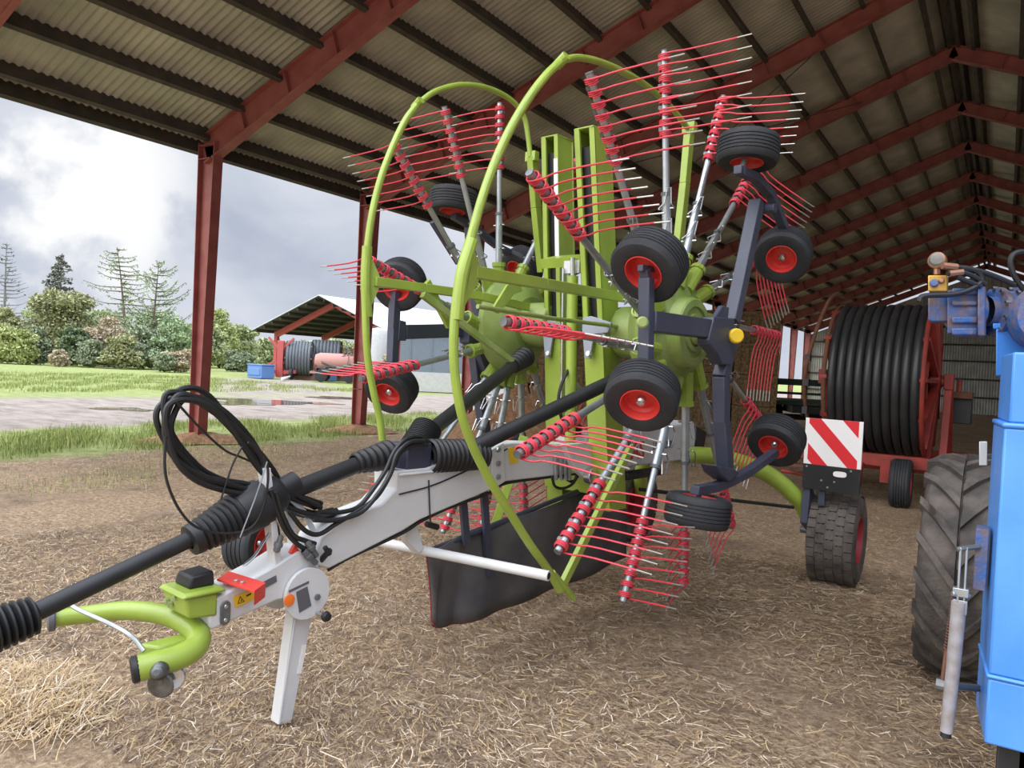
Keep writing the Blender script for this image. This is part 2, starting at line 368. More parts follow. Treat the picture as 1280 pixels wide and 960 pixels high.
# purlins under the sheets, section enlarged to take in their shade
def zroof(x): return ZR - slope*abs(x-XR)
k = 0
pur = []
hw = XR-XE
for s in (-1, 1):
    for t in [-0.028]+[.008+.0865*q for q in range(12)]+[0.988]:
        x = XR+s*(1-t)*hw; z = zroof(x)+0.06
        b = MB(); ang = math.atan(slope)*(-s)
        rot = Matrix.Rotation(-math.atan(slope) if s < 0 else math.atan(slope), 3, 'Y')
        b.box((x, (YF+YB)/2, z+0.02), (0.09 if t > 0 else .10, YB-YF+2.4, 0.25 if t > 0 else .30), M['purlin'], rot)
        o = b.build('purlin'); tag(o, 'long dark roof purlin running the length of the barn', 'purlin', 'roof purlins', 'structure')
def roof_material():
    m = bpy.data.materials.new('fibre_cement_roof'); m.use_nodes = True; nt = m.node_tree; b = nt.nodes['Principled BSDF']; N = nt.nodes.new; L = nt.links.new
    b.inputs['Roughness'].default_value = 0.85
    tc = N('ShaderNodeTexCoord'); n = N('ShaderNodeTexNoise'); n.inputs['Scale'].default_value = 1.4; n.inputs['Detail'].default_value = 7
    rp = N('ShaderNodeValToRGB'); e = rp.color_ramp.elements; e[0].position = .3; e[0].color = lin(160, 158, 146); e[1].position = .7; e[1].color = lin(194, 191, 178)
    L(tc.outputs['Object'], n.inputs['Vector']); L(n.outputs['Fac'], rp.inputs['Fac']); L(rp.outputs['Color'], b.inputs['Base Color']); return m
RM = roof_material()
def roof(name, s, label):
    x0, x1 = XR, XR+s*(hw+0.40); y0, y1 = YF-1.3, YB+0.6
    per = 0.135; ny = int((y1-y0)/per*6); ys = np.linspace(y0, y1, ny)
    xs = np.array([x0+(x1-x0)*t for t in np.linspace(0, 1, 12)])
    V = []; 
    for j, x in enumerate(xs):
        zz = ZR - slope*abs(x-XR) + 0.20 + 0.022*np.cos(2*PI*ys/per)
        V.append(np.stack([np.full(ny, x), ys, zz], -1))
    top = [v.copy()+np.array([0, 0, 0.02]) for v in V]
    A = np.concatenate(V+top); K = len(xs)
    i = np.arange(K*ny).reshape(K, ny)
    F = np.stack([i[:-1, :-1], i[1:, :-1], i[1:, 1:], i[:-1, 1:]], -1).reshape(-1, 4)
    F = np.concatenate([F, F+K*ny]); ob = mesh_np(name, A, F, [RM]); ob.data.polygons.foreach_set('use_smooth', [True]*len(F))
    return tag(ob, label, 'roof', kind='structure')
roof('roof_left', -1, 'corrugated roof slope above the hay rake'); roof('roof_right', 1, 'dim corrugated roof slope right of the ridge')
def sheet_material(name, c1, c2):
    return mat(name, c1, 0.55, 0.0, rgb2=c2, vscale=1.5)
SH = sheet_material('galvanised_wall_sheet', (150, 150, 142), (176, 176, 170))
def wall(name, p0, p1, ztop0, ztop1, z0, label, gap=None):
    p0, p1 = Vector(p0), Vector(p1); ln = (p1-p0).length; n = int(ln/0.16*6); t = np.linspace(0, 1, n); d = (p1-p0).normalized(); nm = Vector((-d.y, d.x, 0))
    off = 0.025*np.cos(2*PI*t*ln/0.16)
    rows = []
    zt = np.array([min(ztop0+(ztop1-ztop0)*k if not callable(ztop0) else 0, 99) for k in t]) if not callable(ztop0) else np.array([ztop0(k) for k in t])
    for zz in (np.full(n, z0), zt): rows.append(np.stack([p0.x+d.x*ln*t+nm.x*off, p0.y+d.y*ln*t+nm.y*off, zz], -1))
    back = [r+np.array([nm.x*0.03, nm.y*0.03, 0]) for r in rows]
    V = np.concatenate(rows+back); i = np.arange(2*n).reshape(2, n)
    F = np.stack([i[0, :-1], i[0, 1:], i[1, 1:], i[1, :-1]], -1); F = np.concatenate([F, F+2*n])
    return tag(mesh_np(name, V, F, [SH]), label, 'wall', kind='structure')
WB = XRT-XE
wall('wall_back', (XE, YB+0.3, 0), (XRT, YB+0.3, 0), lambda k: zroof(XE+WB*k)-0.55, 0, 0.0, 'corrugated end wall of the barn with a slit of light above')
wall('wall_right', (XRT+0.1, YB, 0), (XRT+0.1, YF-1, 0), lambda k: ZE-2.1, 0, 0.0, 'corrugated right side wall of the barn, out of view, cut low for light')  # unseen wall added to enclose the light, top lowered to let more in
for j, zz in enumerate((1.1, 2.3, 3.5, 4.6, 5.8)):
    b = MB(); b.box(((XE+XRT)/2, YB+0.22, zz), (WB*(1 if zz < 5 else 0.85), 0.08, 0.12), M['purlin']); tag(b.build('trim_%d' % (j+1)), 'horizontal rail across the end wall', 'rail', kind='structure')
# bracing rods in one roof bay
def rod(p0, p1):
    b = MB(); b.tube([p0, p1], 0.012, M['purlin'], 5); tag(b.build('bracing_rod'), 'thin bracing rod crossing under the roof', 'rod', 'roof bracing rods', 'structure')
for (xa, ya, xb, yb) in ((-9.5, 17.1, -3.5, 21.3), (-9.5, 21.3, -3.5, 17.1)): rod((xa, ya, zroof(xa)-0.3), (xb, yb, zroof(xb)-0.3))
# ================================================================ THE HAY RAKE  (local axes: x towards the near side, y rearwards, z up)
rake = empty('hay_rake', RJ, -TH)
tag(rake, 'green twin-rotor hay rake folded up for transport on the straw floor', 'hay rake')
def V3(l, a, z): return Vector((l, a, z))
LZ = Vector((1, 0, 0))
# ---- drawbar
beam_px = [(389, 704), (401, 672), (428, 650), (478, 630), (495, 612), (495, 589), (534, 585), (575, 570), (617, 556), (640, 553), (735, 556), (735, 590), (631, 602), (612, 613), (525, 650), (503, 664), (411, 711)]
b = MB(); b.prism(trace(beam_px, 0.085), (-0.17, 0, 0), M['grey_paint'])
drawbar = b.build('drawbar', rake, bevel=0.008)
front_px = [(258, 760), (263, 752), (346, 706), (372, 689), (389, 686), (399, 705), (402, 728), (385, 747), (346, 751), (287, 778), (264, 788)]
b = MB(); b.prism(trace(front_px, 0.085), (-0.17, 0, 0), M['grey_paint']); b.build('front_drawbar', rake, bevel=0.01)
b = MB(); c = pl(382, 741, 0.09); b.lathe([(0.001, 0), (0.115, 0), (0.115, 0.02), (0.001, 0.02)], c, LZ, M['grey_paint'], 32)
pv = b.build('stand_pivot_plate', rake, bevel=0.002)
b = MB(); b.lathe([(0.026, 0), (0.026, 0.008), (0.010, 0.010), (0.0, 0.010)], pl(361, 750, 0.111), LZ, M['orange'], 20); o = b.build('cap', pv, bevel=0.001); o['label'] = 'orange round cap'
b = MB(); b.lathe([(0.001, -0.205), (0.115, -0.205), (0.115, -0.185), (0.001, -0.185)], c, LZ, M['grey_paint'], 32); b.build('far_pivot_plate', rake, bevel=.002)
b = MB(); b.prism(trace([(370, 740), (384, 733), (389, 757), (374, 766)], 0.111), (0.002, 0, 0), M['label_dk'])
b.prism(trace([(361, 738), (386, 726), (386, 729), (361, 741)], 0.111), (0.002, 0, 0), M['label_dk']); b.build('decal', pv)
b = MB(); b.lathe([(0.014, 0), (0.014, 0.012), (0, 0.012)], pl(396, 746, 0.111), LZ, M['steel_dk'], 6); b.build('bolt', pv)
b = MB(); q = pl(396, 766, 0.112); b.tube([q, q+V3(0.06, 0, 0)], 0.008, M['steel'], 8); b.lathe([(0.0, 0.05), (0.018, 0.055), (0.024, 0.068), (0.018, 0.084), (0, 0.088)], q, LZ, M['plastic'], 16); b.build('knob', pv)
# support leg
sup = [(357, 772), (390, 770), (365, 897), (352, 906), (336, 896)]
b = MB(); b.prism(trace([(368, 760), (392, 760), (364, 904), (348, 906)], 0.06), (-0.062, 0, 0), M['grey_paint'])
b.prism(trace([(368, 770), (370, 770), (350, 905), (348, 905)], 0.061), (0.003, 0, 0), M['white_pl'])
jk = b.build('parking_stand', rake, bevel=0.006)
b = MB(); b.prism(trace([(378, 806), (383, 806), (376, 842), (371, 842)], 0.061), (0.003, 0, 0), M['white']); b.build('reflector', jk)
# details on the front drawbar
b = MB(); b.prism(trace([(291, 746), (316, 737), (318, 749), (294, 760)], 0.087), (0.002, 0, 0), M['yellow']); wl = b.build('warning_label', drawbar)
tp = trace([(297, 755), (306, 752), (300, 745)], 0.090)
b = MB(); b.prism(tp, (0.0006, 0, 0), M['ink']); b.prism([tp[0].lerp(sum(tp, Vector())/3, .3)+V3(.0008, 0, 0), tp[1].lerp(sum(tp, Vector())/3, .3)+V3(.0008, 0, 0), tp[2].lerp(sum(tp, Vector())/3, .3)+V3(.0008, 0, 0)], (0.0003, 0, 0), M['yellow'])
b.tube([tp[0].lerp(tp[1], .5)+V3(.0014, 0, .006), tp[2].lerp(tp[1], .25)+V3(.0014, 0, -.008)], 0.0022, M['ink'], 5)
b.prism(trace([(308, 744), (314, 741), (314, 743), (308, 746)], 0.0895), (0.0006, 0, 0), M['ink'])
o = wl; bb = b.build('warning_sign_mark', drawbar)
b = MB(); c = pl(281, 766, 0.088); b.prism([c+V3(0, .022*math.cos(t)+0, .022*math.sin(t)+(0.028 if math.sin(t) > 0 else -.028)) for t in np.linspace(0, 2*PI, 24, endpoint=False)], (0.008, 0, 0), M['steel_dk'])
for dz in (-.028, .028): b.lathe([(0.009, 0), (0.009, .012), (0, .012)], c+V3(0, 0, dz), LZ, M['chrome'], 8)
b.build('oval_plate', drawbar, bevel=0.002)
b = MB(); b.prism(trace([(322, 731), (345, 719), (346, 727), (324, 739)], 0.087), (0.002, 0, 0), M['label_dk']); b.prism([V3(l, *pl(x, y, 0)[1:]) for l, x, y in ((.06, 322, 716), (-.02, 322, 716), (-.02, 342, 705), (.06, 342, 705))], (0, 0, 0.002), M['label_dk']); b.build('decal', drawbar)
def plz(x, y, z):
    v = ray(x, y); p = CO+v*((z-CAM_H)/v.z)-RJ; return V3(p.dot(RN), p.dot(RD), z)
b = MB(); RP = [plz(x, y, .705) for x, y in ((271, 726), (286, 716), (332, 731), (318, 741))]
b.prism(RP, (0, 0, .008), M['redplate']); e0, e1 = RP[3], RP[2]
b.hexa([e0+V3(0, 0, -.052), e1+V3(0, 0, -.052), e1+V3(-.006, .004, -.052), e0+V3(-.006, .004, -.052), e0+V3(0, 0, .008), e1+V3(0, 0, .008), e1+V3(-.006, .004, .008), e0+V3(-.006, .004, .008)], M['redplate'])
for (x, y) in ((295, 727), (303, 729)): b.lathe([(0.010, 0), (0.010, .008), (0, .008)], plz(x, y, .713), (0, 0, 1), M['chrome'], 8)
o = b.build('red_bracket', rake, bevel=0.002); o['label'] = 'red bolted bracket plate'
# ---- hitch yoke (green)
b = MB()
ctr = pl(236, 770, 0.02)
yoke = [pl(68, 773, -.40), pl(110, 768, -.36), pl(160, 763, -.27), pl(203, 768, -.15), pl(232, 779, -.05), pl(248, 794, .05), pl(243, 810, .09), pl(222, 822, .10), pl(194, 830, .09), pl(172, 836, .07)]
_yk = smooth_path(yoke, 6); b.tube(_yk, [.034+.014*min(1, i/(len(_yk)*.6)) for i in range(len(_yk))], M['green'], 16)
hy = b.build('hitch_yoke', rake)
b = MB()
b.hexa([V3(-.10, -.49, .60), V3(.09, -.49, .60), V3(.09, -.37, .585), V3(-.10, -.37, .585), V3(-.10, -.51, .685), V3(.09, -.51, .685), V3(.09, -.37, .685), V3(-.10, -.37, .685)], M['green'])
b.hexa([V3(-.11, -.53, .685), V3(.11, -.53, .685), V3(.11, -.34, .685), V3(-.11, -.34, .685), V3(-.10, -.51, .705), V3(.10, -.51, .705), V3(.10, -.35, .705), V3(-.10, -.35, .705)], M['green'])
b.hexa([V3(-.05, -.62, .44), V3(.04, -.58, .44), V3(.04, -.44, .44), V3(-.05, -.44, .44), V3(-.05, -.62, .50), V3(.04, -.58, .50), V3(.04, -.44, .50), V3(-.05, -.44, .50)], M['green'])
b.build('hitch_head', hy, bevel=0.014)
b = MB(); b.hexa([V3(l, a, z) for l, a, z in ((-.075, -.475, .705), (.055, -.475, .705), (.055, -.365, .705), (-.075, -.365, .705), (-.065, -.465, .755), (.05, -.465, .755), (.05, -.37, .765), (-.065, -.37, .765))], M['plastic']); b.build('rubber_block', hy, bevel=0.01)
for i, (p, ax) in enumerate(((yoke[0], yoke[0]-yoke[1]), (yoke[-1], yoke[-1]-yoke[-2]))):
    b = MB(); b.lathe([(0.047, -.005), (0.05, 0), (0.05, .018), (0.04, .024), (0, .024)], p, ax, M['label_dk'] if i == 0 else M['plastic'], 20); b.build('end_cap', hy)
q = pl(199, 838, .13); vd = -CF; vl = V3(vd.dot(RN), vd.dot(RD), vd.z)
b = MB(); b.lathe([(0, -.036), (.02, -.03), (.034, -.012), (.036, 0), (.034, .012), (.02, .03), (0, .036)], q, vl, M['ball'], 20); b.lathe([(.018, .0), (.022, .035), (.012, .042), (0, .042)], q, vl+V3(.3, 0, .2), M['steel_dk'], 12)
q2 = pl(203, 854, .12); b.lathe([(0, 0), (.046, .004), (.052, .014), (.046, .018), (0, .012)], q2, vl+V3(-.2, .2, -.1), M['ball'], 24)
q3 = pl(216, 847, .10); b.lathe([(0, 0), (.040, .004), (.046, .012), (.04, .016), (0, .012)], q3, vl+V3(.9, .1, .2), M['chrome'], 24)
b.tube([q, q2], .016, M['steel_dk'], 8); b.tube([q, q3], .014, M['steel_dk'], 8); o = b.build('hitch_ball', hy); o['label'] = 'shiny steel hitch ball with dished guard'
b = MB(); b.tube(smooth_path([pl(86, 753, -.30), pl(98, 762, -.24), pl(140, 781, -.1), pl(165, 796, 0), pl(180, 814, .06)], 5), 0.0085, M['steel'], 8); o = b.build('latch_cable', hy); o['label'] = 'bright steel latch rod'
b = MB()
for l, z in ((-.06, .62), (-.03, .615), (.01, .65)): b.lathe([(.012, 0), (.012, .012), (0, .012)], V3(l, -.503, z+.02), (0, -1, 0), M['chrome'], 8)
b.build('bolt', hy)
# ---- driveshafts and bellows
def bellow(mb, p0, p1, r0, r1, n, m, seg=24, depth=.012):
    p0, p1 = Vector(p0), Vector(p1); L_ = (p1-p0).length; pr = [(r0*.9, 0)]
    for i in range(n):
        t = i/n; r = r0+(r1-r0)*t; pr += [(r-depth, L_*t), (r+depth*.3, L_*(t+.35/n)), (r+depth*.3, L_*(t+.65/n))]
    pr += [(r1-depth, L_), (r1*.6, L_+.005)]
    mb.lathe(pr, p0, p1-p0, m, seg)
pA, pB, pC, pD = pl(-45, 800, 0), pl(45, 768, 0), pl(243, 673, 0), pl(318, 632, 0)
pE, pF, pG, pH = pl(352, 612, 0), pl(452, 577, 0), pl(488, 568, 0), pl(536, 571, 0)
ds = MB(); ds.tube([pB.lerp(pA, .3), pC.lerp(pD, .3)], 0.034, M['plastic'], 18); ds = ds.build('driveshaft', rake)
bb = MB(); bellow(bb, pA, pB, .085, .062, 9, M['boot']); bb.build('bellows', ds)
bb = MB(); bellow(bb, pC, pC.lerp(pD, .72), .066, .098, 8, M['boot'], depth=.009); bb.lathe([(.034, -.025), (.064, -.02), (.07, .015), (.04, .015)], pC, pD-pC, M['plastic'], 20); bb.lathe([(.095, 0), (.102, .02), (.105, .12), (.09, .13)], pC.lerp(pD, .70), pD-pC, M['plastic'], 24); bb.build('bellows', ds)
b = MB(); b.lathe([(.07, 0), (.09, .01), (.09, .10), (.075, .13), (.0, .13)], pD, pE-pD, M['plastic'], 24); b.lathe([(.05, .0), (.05, .22), (.0, .22)], pD, pE-pD, M['plastic'], 20); b.build('shaft_bearing', ds)
d2 = MB(); d2.tube([pD, pF.lerp(pG, .3)], 0.041, M['plastic'], 18); d2 = d2.build('driveshaft', rake)
bb = MB(); bellow(bb, pF.lerp(pG, -.25), pG, .05, .078, 6, M['boot']); bb.build('bellows', d2)
# distributor box
b = MB(); b.box(pl(512, 571, 0.0), (.15, .17, .15), M['char']); b.lathe([(.06, 0), (.06, .06), (0, .06)], pl(534, 571, .02), (0.1, 1, .02), M['steel_dk'], 18)
b.box(pl(512, 588, 0), (.2, .3, .012), M['grey_paint']); b.build('transfer_gearbox', rake, bevel=0.012)
def shaft(name, p0, p1, q1):
    s_ = MB(); s_.tube([p0.lerp(p1, .5), q1], 0.042, M['plastic'], 18); s_ = s_.build('driveshaft', rake)
    bb = MB(); bellow(bb, p0, p1, .088, .082, 12, M['boot'], depth=.009); bb.build('bellows', s_)
    bb = MB(); d = (q1-p1).normalized(); bellow(bb, q1-d*.10, q1+d*.14, .055, .075, 5, M['boot']); bb.build('bellows', s_)
shaft('near', pl(536, 570, .06), pl(605, 568, .12), pl(800, 460, .50))
shaft('far', pl(520, 560, -.06), pl(534, 535, -.10), pl(648, 452, -.45))
# ---- masts
def mast(l0, l1, top_px, bot_px, depth, strip):
    lo = l1
    T, B = pl(*top_px, lo), pl(*bot_px, lo)
    w = l1-l0; g = MB(); t = .022
    def q(l, p, da): return V3(l, p.y+da, p.z)
    for la, lb in ((l0, l0+.035), (l1-.035, l1)):                     # two front flanges with the sliding slot between
        g.hexa([q(la, B, 0), q(lb, B, 0), q(lb, B, t), q(la, B, t), q(la, T, 0), q(lb, T, 0), q(lb, T, t), q(la, T, t)], M['green'])
    for la, lb in ((l0, l0+.015), (l1-.015, l1)):
        g.hexa([q(la, B, 0), q(lb, B, 0), q(lb, B, depth), q(la, B, depth), q(la, T, 0), q(lb, T, 0), q(lb, T, depth), q(la, T, depth)], M['green'])
    g.hexa([q(l0, B, depth-.02), q(l1, B, depth-.02), q(l1, B, depth), q(l0, B, depth), q(l0, T, depth-.02), q(l1, T, depth-.02), q(l1, T, depth), q(l0, T, depth)], M['green'])
    g.box(((l0+l1)/2, T.y+depth/2, T.z), (w, depth, .012), M['green'])
    M1, M2 = B.lerp(T, .52), B.lerp(T, 0)
    g.hexa([q(l0, M2, -.006), q(l1, M2, -.006), q(l1, M2, .01), q(l0, M2, .01), q(l0, M1, -.006), q(l1, M1, -.006), q(l1, M1, .01), q(l0, M1, .01)], M['green'])
    m_ = g.build('lift_mast', rake, bevel=.005)
    s_ = MB(); s_.hexa([q(l0+.03, M1, .05), q(l1-.03, M1, .05), q(l1-.03, M1, .08), q(l0+.03, M1, .08), q(l0+.03, T-V3(0, 0, .1), .05), q(l1-.03, T-V3(0, 0, .1), .05), q(l1-.03, T-V3(0, 0, .1), .08), q(l0+.03, T-V3(0, 0, .1), .08)], M['plastic']); s_.build('slide_channel', m_)
    if strip:
        a_, b_ = B.lerp(T, .68), B.lerp(T, .94)
        s_ = MB(); s_.hexa([q(l1-.034, a_, -.004), q(l1-.002, a_, -.004), q(l1-.002, a_, .0), q(l1-.034, a_, .0), q(l1-.034, b_, -.004), q(l1-.002, b_, -.004), q(l1-.002, b_, .0), q(l1-.034, b_, .0)], M['white']); s_.build('reflector', m_)
    for f in (.10, .22, .5):
        c = B.lerp(T, f); s_ = MB(); s_.lathe([(.02, -.012), (.02, .0), (0, .0)], V3((l0+l1)/2, c.y-.0, c.z), (0, -1, .15), M['ink'], 12); s_.build('hole', m_)
    # grey latch on the mast front, with its slotted plate
    c = B.lerp(T, .47); s_ = MB()
    s_.prism([V3(l0+.01, c.y-.04, c.z+.12), V3(l0+.01, c.y-.04, c.z+.05), V3(l0+.04, c.y-.04, c.z-.13), V3(l0+.08, c.y-.04, c.z-.13), V3(l0+.10, c.y-.04, c.z+.02), V3(l1+.06, c.y-.04, c.z+.03), V3(l1+.08, c.y-.04, c.z+.09), V3(l0+.07, c.y-.04, c.z+.13)], (0, .02, 0), M['latch'])
    s_.tube([V3(l0+.07, c.y-.055, c.z-.1), V3(l0+.07, c.y-.03, c.z-.1)], .018, M['chrome'], 10); s_.build('latch', m_, bevel=.003)
    return m_
mast(.22, .36, (742, 157), (763, 640), .19, False)
mast(-.36, -.22, (697, 168), (704, 640), .19, True)
# lift cylinders and hoses between the masts
b = MB(); b.tube([pl(712, 590, .08), pl(716, 345, .08)], .035, M['green'], 14); b.tube([pl(716, 345, .08), pl(716, 322, .08)], .016, M['chrome'], 10)
b.prism([V3(-.2, *pl(x, y, 0)[1:]) for x, y in ((706, 322), (722, 318), (722, 330), (708, 334))], (.40, 0, 0), M['green']); b.box(pl(716, 332, .05), (.12, .03, .10), M['panel']); b.build('lift_cylinder', rake)
b = MB()
for dx in (0, 7): b.tube([pl(701+dx*.9, 545, 0), pl(704+dx*.9, 335, 0)], .009, M['chrome'], 8)
b.build('hydraulic_pipe', rake)
b = MB(); b.lathe([(.05, 0), (.06, .02), (.05, .04), (.06, .06), (.05, .08), (.06, .10), (.05, .12), (.06, .14), (.05, .16)], pl(721, 395, .06), (0, 0, 1), M['boot'], 16); b.build('bellows', rake)
b = MB(); b.tube(smooth_path([pl(722, 420, .05), pl(716, 450, .07), pl(702, 480, .08), pl(698, 505, .08), pl(704, 530, .07)], 6), .011, M['hose'], 8)
b.tube(smooth_path([pl(703, 505, .06), pl(712, 520, .07), pl(722, 540, .08)], 6), .011, M['hose'], 8); b.build('hydraulic_hose', rake)
b = MB()
for x in (704, 719): b.lathe([(.03, 0), (.045, .03), (.045, .07), (.03, .08), (0, .08)], pl(x, 545, .02), (0, 0, 1), M['plastic'], 14)
b.build('hydraulic_coupling', rake)
# foot block under the masts with round pin plate
b = MB(); b.prism(trace([(700, 555), (738, 552), (760, 590), (758, 606), (735, 606), (712, 585)], .2), (.04, 0, 0), M['panel']); b.lathe([(0.001, 0), (.05, 0), (.05, .05), (.03, .055), (0.001, .055)], pl(734, 594, .24), LZ, M['chrome'], 20)
b.prism(trace([(735, 575), (775, 572), (778, 612), (740, 618)], .1), (-.4, 0, 0), M['green']); b.build('mast_foot', rake, bevel=.004)
# bolted white frame plate with its bolts
b = MB(); b.prism(trace([(614, 562), (630, 553), (632, 602), (616, 612)], .1), (-.2, 0, 0), M['grey_paint']); fp = b.build('flange_plate', rake, bevel=.006)
for y in (562, 579, 596):
    b = MB(); b.lathe([(.016, 0), (.016, .014), (0, .014)], pl(622, y, .1), LZ, M['steel'], 6); b.build('bolt', fp)
b = MB(); b.prism(trace([(635, 560), (648, 558), (648, 578), (637, 580)], .0865), (.002, 0, 0), M['yellow']); b.build('warning_label', fp)
# hanging fin under the beam, and the white cross tube
b = MB(); b.prism(trace([(501, 650), (507, 641), (521, 638), (523, 660), (530, 686), (524, 692), (512, 680)], .03), (-.06, 0, 0), M['grey_paint']); b.build('hanger_bracket', rake, bevel=.004)
b = MB(); w0, w1 = pl(395, 661, -.7), pl(686, 720, .72); b.tube([w0, w1], .026, M['grey_paint'], 14); ct = b.build('cross_tube', rake)
b = MB(); b.lathe([(.018, 0), (.018, .002), (0, .002)], w1, (w1-w0), M['ink'], 12); b.build('tube_opening', ct)
# rear frame with lettering panel, axle arms, wheels, warning board
b = MB(); b.prism(trace([(733, 545), (790, 540), (868, 527), (870, 548), (866, 574), (800, 582), (735, 590)], .13), (-.26, 0, 0), M['panel']); rear = b.build('rear_frame', rake, bevel=.012)
b = MB(); b.prism(trace([(868, 530), (884, 540), (880, 562), (866, 572)], .12), (-.24, 0, 0), M['plastic']); b.build('rear_bracket', rake, bevel=.01)
b = MB(); b.box(pl(800, 592, .1), (.1, .5, .05), M['plastic']); b.build('underrun_bar', rake, bevel=.01)
def lettering(txt, m, px0, size, name, bold=0.0, sx=1.0):
    cu = bpy.data.curves.new(name, 'FONT'); cu.body = txt; cu.size = size; cu.extrude = .0015; cu.offset = bold; cu.materials.append(m)
    t = bpy.data.objects.new(name, cu); COL.objects.link(t); bpy.context.view_layer.update()
    me = bpy.data.meshes.new_from_object(t.evaluated_get(bpy.context.evaluated_depsgraph_get())); bpy.data.objects.remove(t)
    o = bpy.data.objects.new(name, me); COL.objects.link(o); o.parent = rear; p0 = pl(*px0, .1325)
    o.matrix_local = Matrix(((0, 0, 1, 0.1325), (sx, 0, 0, p0.y), (0, 1, 0, p0.z), (0, 0, 0, 1))); return o
lettering('CLAAS', M['letter_red'], (760, 577), .170, 'lettering', .004, .95)
lettering('LINER 2900', M['letter_grey'], (816, 562), .085, 'lettering', 0, .74)
# ---- wheels of the rake: tyre with grooves > rim, hub
def tyre_mesh(r, w, groove=4, seg=40, m='rubber'):
    b = MB(); h = w/2
    pr = [(r*.50, -h*.72), (r*.56, -h*.92), (r*.80, -h*1.02), (r*.92, -h*.95), (r*.975, -h*.80)]
    for i in range(groove):
        c = -h*.6+h*1.2*(i+.5)/groove; gw = h*.035
        pr += [(r, c-h*1.2/groove*.5+gw*2), (r, c-gw), (r*.965, c-gw*.6), (r*.965, c+gw*.6), (r, c+gw)]
    pr += [(r, h*.72), (r*.975, h*.80), (r*.92, h*.95), (r*.80, h*1.02), (r*.56, h*.92), (r*.50, h*.72)]
    b.lathe(pr, (0, 0, 0), (0, 0, 1), M[m], seg); return b
def rim_mesh(r, w, m='rim'):
    b = MB(); h = w/2
    for s in (1, -1):
        b.lathe([(r*.54, h*.90*s), (r*.51, h*.93*s), (r*.48, h*.80*s), (r*.45, h*.40*s), (r*.38, h*.22*s), (r*.18, h*.30*s), (0.0, h*.30*s)], (0, 0, 0), (0, 0, 1), M[m], 32)
    return b
def make_wheel(name, r, w, groove, m='rubber', rm='rim', parent=None):
    t = tyre_mesh(r, w, groove, m=m).build(name, parent, smooth=35)
    k = rim_mesh(r, w, rm).build('rim', t); k['label'] = 'red pressed steel rim'
    hb = MB(); hb.lathe([(r*.14, -w*.2), (r*.14, w*.30), (r*.10, w*.36), (0, w*.38)], (0, 0, 0), (0, 0, 1), M['chrome'], 18); hb.build('hub_cap', t)
    return t
SMALL = make_wheel('castor_wheel', .178, .168, 5, parent=rake)
first_small = [True]
def place_wheel(pos, ax):
    mt = axis_mtx(pos, ax)
    if first_small[0]: first_small[0] = False; SMALL.matrix_local = mt; return SMALL
    return link_copy(SMALL, rake, mt)
# ---- double tine: two coils wound on the arm, two prongs pointing along +z
def tine_mesh():
    b = MB(); r = .031
    for s in (0, 1):
        x0 = s*.06; pts = []
        turns, n = 3.0, 12
        for i in range(int(turns*n)+1):
            an = 2*PI*i/n; x = x0 + .030*(i/(turns*n)) * (1 if s else 1)
            pts.append((x, r*math.cos(an), r*math.sin(an)))
        xe = pts[-1][0]
        pts += [(xe, r*.98, .03), (xe, r*.80, .075), (xe, r*.20, .12), (xe, -.004, .20), (xe, -.010, .32), (xe, -.012, .42)]
        b.tube(pts, .0047, M['tine'], 6)
        b.tube([(xe, -.012, .42), (xe, -.012, .50)], .0042, M['tine_bare'], 6)
    b.box((.045, 0, -.024), (.02, .03, .022), M['steel_dk'])
    return b
def arm_mesh(r1):
    b = MB()
    b.tube([(.34, 0, 0), (.80, 0, 0)], .025, M['steel'], 12); b.tube([(.80, 0, 0), (r1, 0, 0)], .019, M['steel'], 12)
    b.lathe([(.031, 0), (.031, .02), (.026, .02)], (.79, 0, 0), (1, 0, 0), M['steel_dk'], 12)
    b.lathe([(.021, 0), (.021, .006), (0, .006)], (r1, 0, 0), (1, 0, 0), M['steel_dk'], 12)
    for x in (.55, .72):                                   # wire locking clips
        b.tube([(x, -.03, -.03), (x, .034, -.03), (x+.03, .036, .01), (x+.11, .036, .03), (x+.11, .036, .05), (x+.02, .036, .05), (x, .0, .05)], .004, M['chrome'], 5)
        b.tube([(x, 0, -.05), (x, 0, .05)], .006, M['chrome'], 6)
    return b
TINE = tine_mesh().build('double_tine', None, smooth=60); ARM = arm_mesh(1.58).build('tine_arm', None)
TINE['label'] = 'red coiled double tine with bare steel tips'
NEAR = [(102, 0), (131, 0), (157, 0), (182, -8), (204, -9), (226, -6), (253, 28), (279, 72), (306, 80), (337, 92), (3, 92), (27, 80), (51, 48), (74, 8)]
FAR = [(98, 0, 0), (119, 0, 0), (139, 0, 0), (167, 0, -.20), (197, 3, -.16), (230, -4, -.03), (248, -4, 0), (262, -6, 0), (281, 30, 0), (303, 75, 0), (332, 92, 0), (0, 92, 0), (28, 80, 0), (62, 40, 0)]
state = {'arm': True, 'tine': True}
def lead(an, p=.12):                       # the arms do not point at the hub but pass beside it
    ph = R(an)-math.atan(p/1.575); return V3(0, math.cos(ph), math.sin(ph)), V3(0, -math.sin(ph), math.cos(ph))*p
